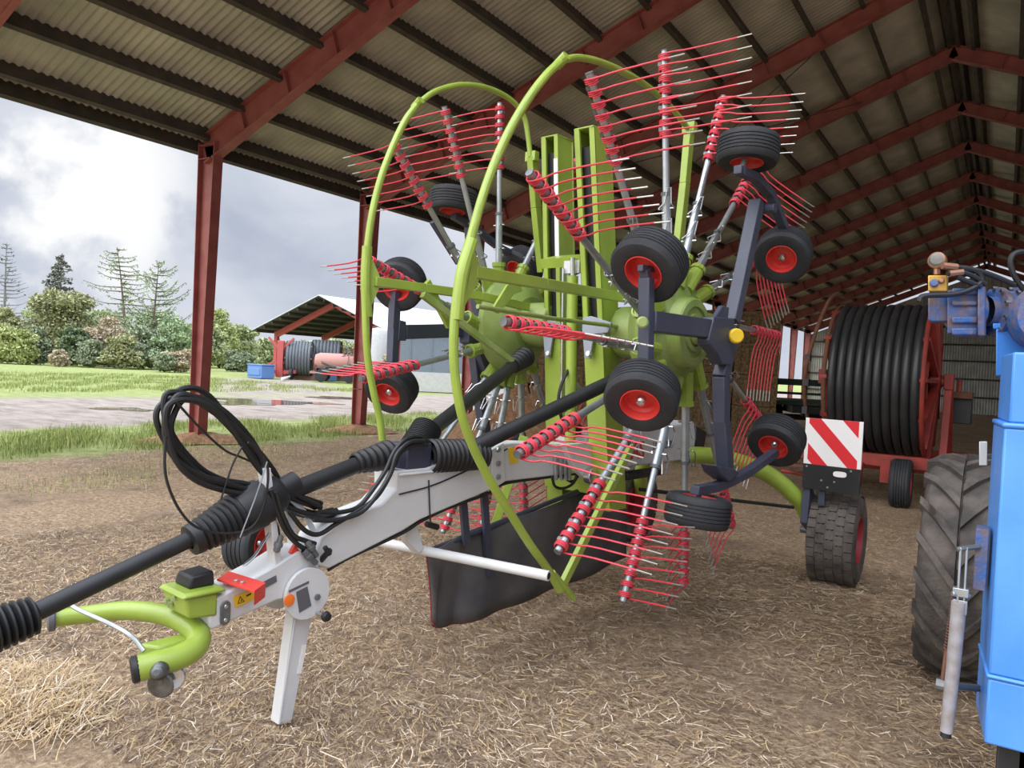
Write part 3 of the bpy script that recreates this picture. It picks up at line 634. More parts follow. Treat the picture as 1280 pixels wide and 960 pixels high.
def rotor(a0, z0, side, angles, l_in):
    lt = side*.75
    g = MB(); ax = LZ*side
    o = V3(side*l_in, a0, z0)
    g.lathe([(.0, -.16), (.20, -.16), (.27, -.12), (.34, -.04), (.37, -.01), (.375, .02), (.36, .045), (.355, .05), (.30, .07), (.295, .078), (.225, .095), (.215, .10), (.205, .165), (.195, .175), (.155, .178), (.15, .165), (.115, .165), (.11, .178), (.08, .18), (.075, .165), (0, .165)], V3(lt-side*.06, a0, z0), ax, M['green_dusty'], 48)
    for an, *_ in angles:
        d, F = lead(an); F = F+V3(lt, a0, z0)
        g.tube([F+d*.24, F+d*.44], .043, M['green'], 12); g.lathe([(.05, 0), (.05, .03), (.04, .03)], F+d*.42, d, M['green'], 12)
    gb = g.build('rotor_gearbox', rake, smooth=28)
    h = MB(); h.lathe([(.07, -.02), (.07, .03), (.055, .05), (.05, .17), (0, .17)], V3(lt+side*.10, a0, z0), ax, M['green_dusty'], 28); h.build('hub', gb)
    for k in range(8):
        d = V3(0, math.cos(2*PI*k/8), math.sin(2*PI*k/8)); s_ = MB(); s_.lathe([(.012, 0), (.012, .014), (0, .014)], V3(lt+side*.015, a0, z0)+d*.27, ax, M['steel_dk'], 6); s_.build('bolt', gb)
    # inner gear housing towards the mast
    h = MB(); h.lathe([(.001, 0), (.13, 0), (.16, .05), (.16, .2), (.12, .24), (.001, .24)], V3(lt-side*.42, a0, z0), ax, M['green_dusty'], 24)
    h.box((lt-side*.36, a0+.16, z0), (.2, .26, .2), M['green_dusty']); h.build('gear_housing', rake, bevel=.01)
    # arms
    for an, phi, *ofs in angles:
        (d, F), ofs = lead(an), (ofs[0] if ofs else 0)
        mt = frame_mtx(V3(lt, a0, z0)+F+d*ofs, d, ax)
        if state['arm']: state['arm'] = False; arm = ARM; arm.parent = rake; arm.matrix_local = mt
        else: arm = ARM.copy(); COL.objects.link(arm); arm.parent = rake; arm.matrix_local = mt
        # swing of the tines about the arm: from sideways towards trailing round the back
        th = V3(0, -math.sin(R(an)), math.cos(R(an)))             # direction of growing angle
        yl = ax.cross(d)                                           # local y of the arm
        sgn = 1 if (-th).dot(yl) > 0 else -1
        for k in range(4):
            tm = Matrix.Translation((1.115+.118*k, 0, 0)) @ Matrix.Rotation(-sgn*R(phi), 4, 'X')
            if state['tine']: state['tine'] = False; t = TINE
            else: t = TINE.copy(); COL.objects.link(t)
            t.parent = arm; t.matrix_local = tm
rotor(2.13, 1.90, 1, NEAR, .5)
rotor(2.34, 1.96, -1, FAR, .5)

# ---- guard hoops
def hoop(p1, l1, sleeve, p2, l2, post, lpost, arm, larm, side):
    b = MB(); A = smooth_path(trace(p1, l1), 5); B = smooth_path([pl(x, y, l1+(l2-l1)*i/(len(p2)-1)) for i, (x, y) in enumerate(p2)], 5)
    b.tube(A, .0215, M['green'], 12); b.tube(B, .0185, M['green'], 12)
    for q in (A[-1],): b.tube([q-V3(.03, 0, .02), q+V3(.03, 0, .02)], .026, M['green'], 10); b.lathe([(.014, 0), (.014, .05), (0, .05)], q-V3(.025, 0, 0), LZ, M['chrome'], 8)
    hp = b.build('guard_hoop', rake)
    b = MB(); S = smooth_path(trace(sleeve, l1+.004*side), 4); b.tube(S, .030, M['green'], 12)
    mid = S[len(S)//2]; a0 = pl(*arm[0], larm[0])
    b.prism([S[1]+V3(0, .02, 0), S[-2]+V3(0, .02, 0), a0+V3(0, .03, -.03), a0+V3(0, .03, .03)], (.012, 0, 0), M['green']); b.build('clamp_sleeve', hp)
    b = MB(); P = [pl(x, y, larm[i]) for i, (x, y) in enumerate(arm)]
    for i in range(len(P)-1): b.beam(P[i], P[i+1], .045, .055, M['green'])
    b.build('guard_bracket', rake, bevel=.004)
    b = MB(); P = [pl(x, y, lpost) for x, y in post]
    for i in range(len(P)-1): b.beam(P[i], P[i+1], .05, .065, M['green'], up=(0, 1, 0))
    b.box(P[0], (.09, .05, .07), M['green']); b.build('guard_post', rake, bevel=.004)
hoop([(700, 738), (685, 712), (662, 680), (640, 645), (614, 603), (592, 560), (577, 518), (569, 470), (567, 430), (570, 380), (577, 340), (588, 300), (602, 250), (617, 207), (636, 165), (660, 124), (683, 94), (702, 76)], .6,
     [(590, 300), (577, 345), (571, 400)], [(702, 76), (722, 72), (748, 77), (775, 88), (805, 105), (835, 130), (862, 163)], .48,
     [(862, 160), (856, 230), (848, 305), (842, 350)], .48, [(592, 340), (680, 355), (772, 371), (850, 380)], (.58, .55, .5, .48), 1)
hoop([(478, 550), (474, 520), (467, 490), (460, 450), (457, 400), (457, 340), (463, 280), (474, 230), (489, 188), (506, 152), (522, 130)], -.6,
     [(459, 308), (457, 350), (459, 396)], [(522, 130), (545, 114), (578, 106), (612, 111), (640, 126), (655, 146), (660, 170), (663, 196)], -.5,
     [(665, 196), (670, 260), (678, 340)], -.5, [(468, 352), (530, 360), (600, 370), (660, 384)], (-.58, -.55, -.5, -.45), -1)
b = MB(); b.tube(trace([(690, 716), (716, 747)], .6), .02, M['green'], 8); b.build('hoop_foot', rake)
b = MB(); b.beam(pl(790, 556, .56), pl(700, 737, .60), .03, .05, M['green']); b.build('brace_bar', rake, bevel=.004)
b = MB(); b.beam(pl(655, 545, -.35), pl(614, 672, -.5), .05, .06, M['green']); b.build('brace_bar', rake, bevel=.004)
b = MB(); b.tube(trace([(597, 383), (690, 398), (795, 411)], .42), .012, M['green_dusty'], 8); b.build('tie_rod', rake)
b = MB(); b.beam(pl(528, 368, -.5), pl(640, 452, -.42), .04, .04, M['green_dusty']); b.beam(pl(533, 352, -.55), pl(562, 408, -.55), .03, .05, M['green']); b.build('guard_brace', rake, bevel=.003)
b = MB(); b.prism([V3(-.40, *pl(x, y, -.40)[1:]) for x, y in ((632, 356), (648, 352), (650, 364), (640, 368), (622, 392), (612, 388))], (.02, 0, 0), M['green']); b.build('guard_lug', rake, bevel=.003)

# ---- wheel carriages (charcoal)
def bar(mb, pts, w, h):
    for i in range(len(pts)-1): mb.beam(pts[i], pts[i+1]+(pts[i+1]-pts[i]).normalized()*.012, w, h, M['char'], up=LZ)
b = MB(); L0 = 1.08
bar(b, trace([(946, 252), (930, 330), (915, 400)], L0), .075, .075); bar(b, trace([(913, 425), (901, 470), (902, 525), (907, 584)], L0), .075, .075)
b.prism(trace([(893, 396), (918, 398), (920, 440), (915, 456), (903, 456), (897, 442), (887, 430), (886, 425)], L0+.05), (-.07, 0, 0), M['char'])
b.prism(trace([(904, 382), (912, 384), (910, 402), (891, 402)], L0+.03), (-.03, 0, 0), M['char'])
bar(b, [pl(905, 414, L0), pl(812, 402, L0)], .10, .085)
b.tube([V3(.98, 2.13, 1.9), V3(1.10, 2.10, 1.9)], .05, M['char'], 16)
car = b.build('wheel_carriage', rake, bevel=.006)
b = MB(); b.lathe([(.040, 0), (.043, .006), (.041, .024), (.034, .030), (0, .030)], pl(919, 420, L0+.07), V3(.72, -.70, 0), M['yellow'], 20); o = b.build('end_cap', car); o['label'] = 'yellow end cap'
b = MB(); q = pl(803, 403, L0+.03); b.lathe([(.028, -.02), (.028, .005), (.02, .012), (0, .012)], q, V3(.6, -.8, 0), M['green_dusty'], 14); b.build('pivot_pin', car)
b = MB(); bar(b, trace([(808, 347), (808, 400), (807, 452)], L0), .055, .06); t0 = b.build('tandem_beam', rake, bevel=.005)
b = MB(); bar(b, trace([(808, 350), (806, 340)], L0), .035, .045); bar(b, trace([(800, 335), (814, 337)], L0), .03, .03); b.build('wheel_fork', t0, bevel=.003)
b = MB(); bar(b, trace([(925, 214), (944, 222), (963, 243), (972, 265), (983, 292)], L0), .05, .055); b.tube([pl(951, 262, L0)-LZ*.05, pl(951, 262, L0)+LZ*.09], .03, M['char'], 12); b.box(pl(924, 213, L0), (.05, .05, .05), M['char']); b.tube([pl(927, 212, L0), pl(932, 195, L0)], .015, M['steel_dk'], 8); b.build('tandem_beam', rake, bevel=.005)
b = MB(); bar(b, trace([(868, 613), (893, 609), (912, 602), (935, 590), (968, 566)], L0), .05, .055); b.tube([pl(874, 612, L0), pl(873, 630, L0)], .015, M['steel_dk'], 8); b.prism(trace([(896, 582), (918, 586), (925, 592), (912, 602), (900, 592)], L0+.05), (-.1, 0, 0), M['char']); b.build('tandem_beam', rake, bevel=.005)
for (x, y, l, ax) in ((935, 188, 1.06, (0, .1, 1)), (979, 318, 1.06, (.15, -.74, -.50)), (971, 550, 1.06, (0, -.8, -.6)), (872, 638, 1.06, (.05, .1, 1)), (812, 331, 1.06, (0, -.76, -.65)), (803, 494, 1.06, (.25, -.70, -.60))):
    place_wheel(pl(x, y, l), ax)
b = MB(); L1 = -1.08
bar(b, trace([(588, 275), (592, 340), (600, 410), (596, 440)], L1), .075, .075); bar(b, trace([(592, 430), (600, 500), (612, 580)], L1), .075, .075)
bar(b, [pl(606, 412, L1), pl(505, 415, L1)], .10, .085)
b.prism(trace([(575, 400), (608, 396), (608, 470), (598, 470), (586, 436), (574, 428)], L1), (.1, 0, 0), M['char'])
b.tube([V3(-.98, 2.34, 1.96), V3(-1.1, 2.34, 1.96)], .07, M['char'], 16)
car2 = b.build('wheel_carriage', rake, bevel=.006)
b = MB(); bar(b, trace([(494, 365), (492, 410), (490, 470)], L1), .06, .065); b.prism(trace([(500, 400), (508, 402), (508, 426), (498, 426)], L1+.04), (-.02, 0, 0), M['char']); b.build('tandem_beam', rake, bevel=.005)
b = MB(); bar(b, trace([(567, 270), (590, 283), (625, 310), (648, 322)], L1), .05, .055); bar(b, trace([(540, 277), (572, 328)], L1), .03, .04); b.build('tandem_beam', rake, bevel=.005)
for (x, y, l, ax) in ((567, 252, -1.06, (0, .1, 1)), (652, 335, -1.06, (-.1, -.8, -.5)), (500, 355, -1.06, (.4, -.75, -.42)), (490, 485, -1.06, (.25, -.75, -.6)), (632, 556, -1.06, (0, -.4, .9))):
    place_wheel(pl(x, y, l), ax)

# ---- rear axle, road wheels, warning board
ax_pts = [V3(.05, 3.45, 1.02), V3(.30, 3.85, 1.0), V3(.55, 4.15, .88), V3(.74, 4.36, .68), V3(.80, 4.5, .50)]
b = MB(); b.tube(smooth_path(ax_pts, 6), .068, M['green'], 14); axl = b.build('axle_arm', rake)
b = MB(); b.tube(smooth_path([V3(-p.x, p.y, p.z) for p in ax_pts], 6), .068, M['green'], 14); b.build('axle_arm', rake)
b = MB(); b.tube([V3(.1, 2.9, .80), V3(.75, 4.25, .62)], .014, M['plastic'], 10); b.tube([V3(.35, 3.42, .73), V3(.42, 3.57, .71)], .03, M['steel_dk'], 10); b.build('steering_rod', rake)
b = MB(); b.prism([V3(.80, 4.3, .85), V3(.80, 4.28, .50), V3(.80, 4.5, .38), V3(.80, 4.62, .42), V3(.80, 4.55, .60)], (.06, 0, 0), M['char']); b.tube([V3(.7, 4.6, .39), V3(1.0, 4.6, .39)], .03, M['steel_dk'], 10); b.build('wheel_bracket', rake, bevel=.006)
BIG = make_wheel('road_wheel', .370, .37, 6, 'rubber_dusty', 'rim_dk', rake); BIG.matrix_local = axis_mtx(V3(1.0, 4.6, .37), (1, .13, 0))
# block tread on the road wheel
tb = MB()
for k in range(30):
    an = 2*PI*k/30
    for j, zz in enumerate((-.14, -.07, .0, .07, .14)):
        a2 = an+(.1 if j % 2 else 0); c = Vector((math.cos(a2)*.367, math.sin(a2)*.367, zz)); tb.box(c, (.016, .068, .060), M['rubber_dusty'], Matrix.Rotation(a2, 3, 'Z'))
tb.build('tread', BIG)
link_copy(BIG, rake, axis_mtx(V3(-1.0, 4.5, .37), (-1, .02, 0)))
b = MB(); bl, br = pl(1010, 573, .72), pl(1066, 580, 1.14)
y0 = 4.28; B0 = V3(.80, y0, .985); W_, H_ = .44, .37
b.box((B0.x+W_/2, y0+.006, B0.z+H_/2), (W_, .012, H_), M['white'])
wb = b.build('warning_board', rake, bevel=.002)
b = MB()
def stripe(c0, c1):                          # diagonal band clipped to the square, falling to the right
    P = []
    sq = [(0, 0), (1, 0), (1, 1), (0, 1)]
    def clip(poly, f):
        out = []
        for i in range(len(poly)):
            p, q = poly[i], poly[(i+1) % len(poly)]; fp_, fq = f(p), f(q)
            if fp_ >= 0: out.append(p)
            if fp_*fq < 0: t = fp_/(fp_-fq); out.append((p[0]+(q[0]-p[0])*t, p[1]+(q[1]-p[1])*t))
        return out
    poly = clip(sq, lambda p: p[0]+p[1]*.92-c0); poly = clip(poly, lambda p: c1-p[0]-p[1]*.92) if poly else poly
    if len(poly) > 2: b.prism([V3(B0.x+.03+p[0]*(W_-.06), y0-.001, B0.z+p[1]*H_) for p in poly], (0, -.001, 0), M['signred'])
for c0, c1 in ((.10, .42), (.82, 1.16), (1.60, 1.95)): stripe(c0, c1)
o = b.build('stripe', wb); o['label'] = 'red diagonal stripes'
b = MB(); b.box((B0.x+W_/2, y0+.004, B0.z-.10), (W_, .012, .20), M['plastic']); fl = b.build('rubber_flap', rake, bevel=.002)
b = MB(); c = V3(B0.x+.29, y0-.004, B0.z-.055); b.prism([c+V3(.05*math.copysign(abs(math.cos(t))**.6, math.cos(t)), 0, .022*math.copysign(abs(math.sin(t))**.7, math.sin(t))) for t in np.linspace(0, 2*PI, 28, endpoint=False)], (0, -.01, 0), M['white']); b.build('position_lamp', fl)
for dx, dz in ((.03, -.02), (.37, -.02), (.2, -.17), (.15, -.12), (.25, -.12)):
    b = MB(); b.lathe([(.008, 0), (.008, .006), (0, .006)], V3(B0.x+dx, y0-.002, B0.z+dz), (0, -1, 0), M['steel'], 8); b.build('bolt', fl)
b = MB(); b.beam(V3(.95, 4.32, .66), V3(.95, 4.30, 1.25), .05, .03, M['char'], up=(0, 1, 0)); b.build('board_bracket', rake)

# ---- swath curtain
cl = -.02
top = [pl(533, 690, cl), pl(560, 676, cl), pl(600, 660, cl), pl(660, 640, cl), pl(722, 618, cl), pl(781, 590, cl)]
bot = [pl(537, 775, cl), pl(548, 785, cl), pl(575, 778, cl), pl(640, 757, cl), pl(722, 726, cl), pl(779, 695, cl)]
b = MB(); K = 36
def along(P, t):
    q = t*(len(P)-1); i = min(int(q), len(P)-2); return P[i].lerp(P[i+1], q-i)
rows = 8; vs = []
for j in range(rows):
    for i in range(K):
        p = along(top, i/(K-1)).lerp(along(bot, i/(K-1)), j/(rows-1)); vs.append(p+V3(.018*math.sin(i*.9)*(j/rows)+.02*math.sin(i*.35+j*.3), 0, 0))
fs = [(j*K+i, j*K+i+1, (j+1)*K+i+1, (j+1)*K+i) for j in range(rows-1) for i in range(K-1)]
b.add(vs, fs, M['curtain']); cu = b.build('swath_curtain', rake, smooth=60)
sm = cu.modifiers.new('thickness', 'SOLIDIFY'); sm.thickness = .008
b = MB(); b.tube([vs[(rows-1)*K+i] for i in range(K)], .007, M['hem'], 6); b.tube([vs[j*K] for j in range(rows)], .007, M['hem'], 6); b.build('hem', cu)
b = MB()
for x0, y0_, x1, y1 in ((578, 618, 583, 680), (604, 605, 612, 720)): b.beam(pl(x0, y0_, cl+.03), pl(x1, y1, cl+.03), .02, .05, M['char'])
b.tube([along(top, 0), along(top, 1)], .016, M['char'], 8); b.build('curtain_frame', rake)
b = MB(); b.tube(trace([(533, 655), (547, 659)], .02), .016, M['plastic'], 8); b.build('stop_pin', rake)

# ---- hoses, holder, cords
b = MB(); b.beam(pl(344, 705, .05), pl(330, 585, .03), .03, .06, M['grey_paint'], up=LZ); b.beam(pl(372, 700, -.05), pl(348, 600, -.03), .03, .05, M['grey_paint'], up=LZ)
b.prism(trace([(352, 618), (375, 640), (392, 672), (398, 672), (384, 640), (360, 612)], 0), (.01, 0, 0), M['grey_paint']); hh = b.build('hose_holder', rake, bevel=.003)
b = MB(); b.prism(trace([(360, 690), (366, 680), (372, 688), (368, 698)], .06), (.02, 0, 0), M['redplate']); b.build('red_tag', hh)
main = [(398, 632), (372, 622), (348, 608), (333, 590), (318, 566), (298, 540), (275, 515), (252, 498), (230, 490), (212, 493), (203, 508), (203, 530), (212, 556), (228, 578), (250, 594), (278, 603), (308, 609), (338, 618), (360, 632), (392, 644), (420, 640)]
for k, (dx, dy, l) in enumerate(((0, 0, 0), (5, 6, .02), (9, -2, -.03), (3, 12, .03), (12, 6, -.01), (-3, 5, -.02))):
    pts = []
    for i, (x, y) in enumerate(main):
        f = math.sin(PI*i/(len(main)-1)); pts.append(pl(x+dx*f+4*math.sin(i*1.3+k*2), y+dy*f+3*math.sin(i*1.1+k), l))
    b = MB(); b.tube(smooth_path(pts, 4), .0125, M['hose'], 8); b.build('hydraulic_hose', rake)
for pts, l in (([(398, 640), (420, 641), (447, 634), (466, 612), (482, 588), (492, 566), (506, 550), (522, 546), (536, 552)], .10), ([(392, 650), (420, 650), (452, 640), (474, 615), (488, 592), (496, 568), (512, 553), (530, 551)], .12), ([(362, 640), (380, 662), (398, 668), (420, 655), (445, 640), (470, 622), (487, 595), (497, 570), (515, 557), (534, 556)], .11),
               ([(345, 615), (352, 640), (366, 668), (382, 676), (394, 680)], .10), ([(338, 612), (344, 632), (356, 662), (374, 682), (392, 690)], .095)):
    b = MB(); b.tube(smooth_path(trace(pts, l), 5), .011, M['hose'], 8); b.build('hydraulic_hose', rake)
for pts, l, r_, m in (([(207, 545), (206, 585), (212, 612), (226, 640), (244, 658), (270, 666), (300, 665), (318, 655), (330, 630), (335, 600), (333, 578), (322, 560), (310, 553)], .10, .0055, 'plastic'), ([(220, 502), (250, 535), (280, 562), (300, 571), (314, 577)], .04, .005, 'plastic'), ([(303, 558), (292, 578), (284, 600), (276, 625)], .05, .004, 'plastic'), ([(334, 577), (320, 620), (300, 672)], .12, .003, 'steel')):
    b = MB(); b.tube(smooth_path(trace(pts, l), 6), r_, M[m], 6); b.build('thin_cable', rake)
b = MB(); P = smooth_path(trace([(336, 668), (328, 680), (318, 695), (306, 706)], .06), 6)
for i in range(len(P)-1):
    c = P[i].lerp(P[i+1], .5); d = (P[i+1]-P[i]).normalized(); s_ = V3(.006, 0, 0) if i % 2 else d.cross(LZ)*.006
    b.tube([c-d*.011+s_, c+d*.011+s_, c+d*.011-s_, c-d*.011-s_], .0022, M['steel'], 5, closed=True)
b.build('chain', rake)
for (x0, y0_, x1, y1) in ((383, 676, 397, 697), (379, 688, 397, 706), (345, 690, 352, 668)):
    b = MB(); q0, q1 = pl(x0, y0_, .1), pl(x1, y1, .11); d = (q1-q0); b.lathe([(.012, 0), (.016, .1*d.length), (.016, .3*d.length), (.02, .32*d.length), (.02, .5*d.length), (.013, .55*d.length), (.013, .9*d.length), (0, d.length)], q0, d, M['steel_dk'], 10); b.build('hose_coupling', rake)
b = MB(); b.tube([pl(397, 705, .05), pl(412, 688, .14)], .014, M['plastic'], 10); b.tube([pl(406, 684, .14), pl(412, 693, .14)], .012, M['plastic'], 8); b.build('clamp_handle', rake)
for pts, l in (([(499, 618), (540, 607), (580, 590), (612, 574), (634, 561)], .09), ([(536, 600), (537, 630), (538, 655)], .095)):
    b = MB(); b.tube(smooth_path(trace(pts, l), 4), .004, M['plastic'], 6); b.build('cord', rake)
for pts in ([(410, 712), (440, 695), (503, 666), (525, 652), (560, 635), (612, 616), (632, 604), (680, 597), (735, 590)], [(632, 602), (660, 596), (700, 596), (716, 602), (725, 590)]):
    b = MB(); b.tube(smooth_path(trace(pts, .07), 4), .010, M['hose'], 8); b.build('hydraulic_hose', rake)
for x in (694, 700, 706, 711):
    b = MB(); b.tube(trace([(x, 572), (x+1, 600)], .1), .012, M['steel'], 8); b.build('hose_coupling', rake)
b = MB(); b.tube(smooth_path(trace([(690, 596), (694, 608), (706, 610), (718, 602), (722, 585)], .1), 5), .009, M['hose'], 8); b.build('hydraulic_hose', rake)
# ================================================================ OTHER THINGS IN THE BARN
def onY(x, y, Y): v = ray(x, y); return CO+v*((Y-CO.y)/v.y)
def onX(x, y, X): v = ray(x, y); return CO+v*((X-CO.x)/v.x)
# ---- small loose wheel behind the hitch
p = gnd(313, 714); axw = (CR*.96-CF*.28); axw.z = 0
lw = make_wheel('loose_wheel', .225, .24, 4); lw.matrix_world = axis_mtx((p.x, p.y, .222), axw)
tag(lw, 'small black tyre with red rim standing on the straw behind the hitch', 'wheel')
# ---- hose reel
rc = at(1105, 474, 11.3); rx = Vector((.998, -.02, 0)).normalized(); rrz = math.atan2(rx.y, rx.x)
reel = empty('hose_reel', (rc.x, rc.y, 0), rrz); tag(reel, 'red-framed irrigation reel wound with thick black hose, standing behind the striped warning board', 'hose reel')
zc = rc.z; RR = 1.10; HL = .585
b = MB(); n = 10; prof = []
for i in range(n):
    c = -HL+2*HL*(i+.5)/n; r_ = HL/n
    for k in range(9):
        t = PI*k/8; prof.append((RR-.055+r_*math.sin(t)*1.0+random.uniform(-.003, .003), c-r_*math.cos(t)*.98))
b.lathe([(.5, -HL)]+prof+[(.5, HL)], (0, 0, zc), (1, 0, 0), M['reelhose'], 72); b.build('wound_hose', reel, smooth=50)
for s, fm in ((1, M['reelred']), (-1, M['rust'])):
    b = MB(); b.tube([(s*(HL+.04), (RR+.03*s)*math.cos(t), zc+(RR+.03*s)*math.sin(t)) for t in np.linspace(0, 2*PI, 48, endpoint=False)], .03, fm, 8, closed=True)
    for k in range(12):
        t = 2*PI*k/12; b.beam((s*(HL+.10), .1*math.cos(t), zc+.1*math.sin(t)), (s*(HL+.04), RR*math.cos(t), zc+RR*math.sin(t)), .05, .09, M['reelred'], up=(1, 0, 0))
    b.tube([(s*(HL+.02), .55*math.cos(t), zc+.55*math.sin(t)) for t in np.linspace(0, 2*PI, 32, endpoint=False)], .03, M['reelred'], 6, closed=True)
    b.lathe([(.0, -.02), (.16, -.02), (.16, .10), (.07, .12), (.07, .26), (0, .26)], (s*(HL+.05), 0, zc), (s, 0, 0), M['reelred'], 20); b.build('spoked_flange', reel)
b = MB()
for y in (-.75, .75): b.box((-.05, y, .60), (2.3, .14, .17), M['reelred'])
for x in (-1.0, -.1, .9): b.box((x, 0, .58), (.14, 1.5, .15), M['reelred'])
for s in (1, -1):
    for y in ((-.35, .6) if s > 0 else (.6,)): b.beam((s*(HL+.26), y, .66), (s*(HL+.26), 0, zc+.05), .07, .10, M['reelred'], up=(1, 0, 0))
    b.box((s*(HL+.26), 0, zc), (.12, .22, .22), M['reelred'])
b.box((-.35, -.95, .45), (.5, .4, .08), M['reelred']); b.box((-.15, -.95, .25), (.08, .08, .45), M['reelred']); b.box((-.7, -.9, .42), (.7, .3, .05), M['rust'])
b.tube([(-1.2, -.8, .30), (-.1, -.85, .24), (-.1, -.85, .55)], .03, M['reelred'], 8)
fr = b.build('frame', reel, bevel=.01)
b = MB(); b.tube(smooth_path([(-HL-.28, -.3, .6), (-HL-.30, -1.0, zc-.3), (-HL-.25, -1.1, zc+.3), (-HL-.12, -.6, zc+1.12), (-HL-.05, 0, zc+1.20)], 6), .028, M['rust'], 8)
for z in (zc+.25, zc-.1, zc-.5): b.box((-HL-.26, -1.09, z), (.07, .09, .10), M['plastic'])
b.build('guide_hoop', reel)
b = MB(); b.tube([(HL+.36, .4, zc-.15), (HL+.36, .4, zc+.05)], .03, M['reelred'], 8); b.box((HL+.36, .55, zc-.18), (.35, .4, .10), M['rust']); b.box((HL+.38, .6, zc-.4), (.3, .3, .4), M['plastic']); b.build('drive_gearbox', reel, bevel=.01)
RW = make_wheel('reel_wheel', .33, .26, 5, parent=reel); RW.matrix_local = axis_mtx((.42, -.95, .33), (1, .05, 0))
link_copy(RW, reel, axis_mtx((1.05, 1.0, .33), (1, 0, 0))); link_copy(RW, reel, axis_mtx((-.9, .9, .33), (1, 0, 0)))
b = MB(); b.beam((.42, -.95, .33), (.22, -.80, .33), .06, .06, M['reelred']); b.beam((.20, -.8, .30), (.20, -.8, .62), .12, .10, M['reelred'], up=(0, 1, 0)); b.build('wheel_strut', reel); b = MB(); b.beam((-1.2, .9, .33), (1.3, .98, .33), .07, .07, M['reelred']); b.beam((1.05, .75, .6), (1.05, 1.0, .33), .07, .07, M['reelred']); b.beam((-.9, .75, .6), (-.9, .9, .33), .07, .07, M['reelred']); b.build('wheel_axle', reel)
# ---- blue pump machine at the right edge
pump = empty('pump_machine', (0.45, 3.2, 0)); tag(pump, 'bright blue pump machine with gear pump on top at the right edge', 'pump machine')
def P_(x, y, d): q = at(x, y, d); return Vector((q.x-.45, q.y-3.2, q.z))
def blockpx(mb, x0, y0, x1, y1, d, dep, m, tilt=True):
    a, b_, c, e = P_(x0, y1, d), P_(x1, y1, d), P_(x1, y0, d), P_(x0, y0, d); k = Vector((CF.x, CF.y, 0)).normalized()*dep
    k = Vector((0, dep, 0))
    return mb.hexa([a, b_, b_+k, a+k, e, c, c+k, e+k], m)
b = MB(); zt, zs, z0 = P_(1262, 440, 2.6).z, P_(1255, 530, 2.6).z, P_(1222, 930, 2.6).z
xl, xr_, yf = -.448, .60, P_(1240, 700, 2.6).y
def slab(mb, z0_, z1_, dx, m): mb.hexa([Vector((xl-dx, yf-dx, z0_)), Vector((xr_, yf-dx, z0_)), Vector((xr_, yf+.75, z0_)), Vector((xl-.035-dx, yf+.36, z0_)), Vector((xl-dx, yf-dx, z1_)), Vector((xr_, yf-dx, z1_)), Vector((xr_, yf+.75, z1_)), Vector((xl-.035-dx, yf+.36, z1_))], m)
slab(b, z0+.24, zs-.012, 0, M['blue']); slab(b, zs-.012, zs+.006, .006, M['blue']); slab(b, zs+.006, zt, -.012, M['blue'])
slab(b, z0+.225, z0+.24, .006, M['blue']); slab(b, z0, z0+.225, 0, M['blue'])
b.build('tank', pump, bevel=.012)
b = MB()
for dx, dy in ((-.36, .1), (.40, .1), (-.34, .5), (.40, .6)): b.box((dx, yf+dy, z0/2), (.10, .10, z0+.01), M['plastic'])
b.box((.1, yf+.3, z0-.06), (.9, .5, .12), M['plastic']); b.build('undercarriage', pump, bevel=.006)
b = MB(); blockpx(b, 1241, 404, 1290, 411, 3.0, .16, M['blue']); blockpx(b, 1245, 411, 1290, 470, 3.0, .14, M['blue'])
for x in (1254, 1266): b.lathe([(.016, 0), (.016, .018), (.008, .022), (0, .022)], P_(x, 403, 3.0)+Vector((0, .05, 0)), (0, 0, 1), M['chrome'], 6)
b.build('filler_neck', pump, bevel=.004)
b = MB(); b.lathe([(0, 0), (.11, 0), (.125, .02), (.125, .16), (.10, .22), (0, .22)], P_(1300, 400, 3.02), (.1, -1, 0), M['blue_worn'], 28); b.build('pump_housing', pump)
ex = Vector((CR.x, CR.y, 0)).normalized()
b = MB(); blockpx(b, 1163, 369, 1187, 402, 3.0, .10, M['blue_worn']); blockpx(b, 1160, 366, 1167, 401, 3.0, .09, M['blue_worn'])
blockpx(b, 1184, 362, 1224, 417, 2.98, .16, M['blue_worn']); b.lathe([(0, 0), (.075, 0), (.085, .02), (.085, .10), (0, .10)], P_(1190, 388, 3.06), ex, M['blue_worn'], 20)
for y0, y1 in ((360, 368), (376, 382), (396, 404), (410, 419)): blockpx(b, 1190, y0, 1222, y1, 2.965, .18, M['blue_worn'])
blockpx(b, 1222, 357, 1232, 420, 2.95, .21, M['blue_worn']); b.build('gear_pump', pump, bevel=.006)
b = MB(); q = P_(1232, 389, 3.05); b.lathe([(.06, 0), (.06, .03), (.098, .03), (.098, .05), (.085, .052), (.085, .10), (.10, .10), (.10, .125), (.088, .127), (.088, .20), (.105, .20), (.105, .23), (0, .23)], q, ex, M['blue_worn'], 32)
for off in (.02, .085, .19):
    for k in range(10):
        t = 2*PI*k/10; w_ = ex.cross(Vector((0, 0, 1))); b.lathe([(.009, 0), (.009, .02), (0, .02)], q+ex*off+(Vector((0, 0, 1))*math.cos(t)+w_*math.sin(t))*.092, ex, M['steel_dk'], 6)
b.build('bell_housing', pump)
b = MB(); blockpx(b, 1160, 344, 1184, 364, 2.98, .07, M['mustard']); b.lathe([(.016, 0), (.016, .016), (0, .016)], P_(1168, 354, 2.98), (0, -1, 0), M['blue_worn'], 12); b.lathe([(.011, 0), (.011, .014), (0, .014)], P_(1177, 351, 2.98), (0, -1, 0), M['brass'], 10); b.build('valve_block', pump, bevel=.004)
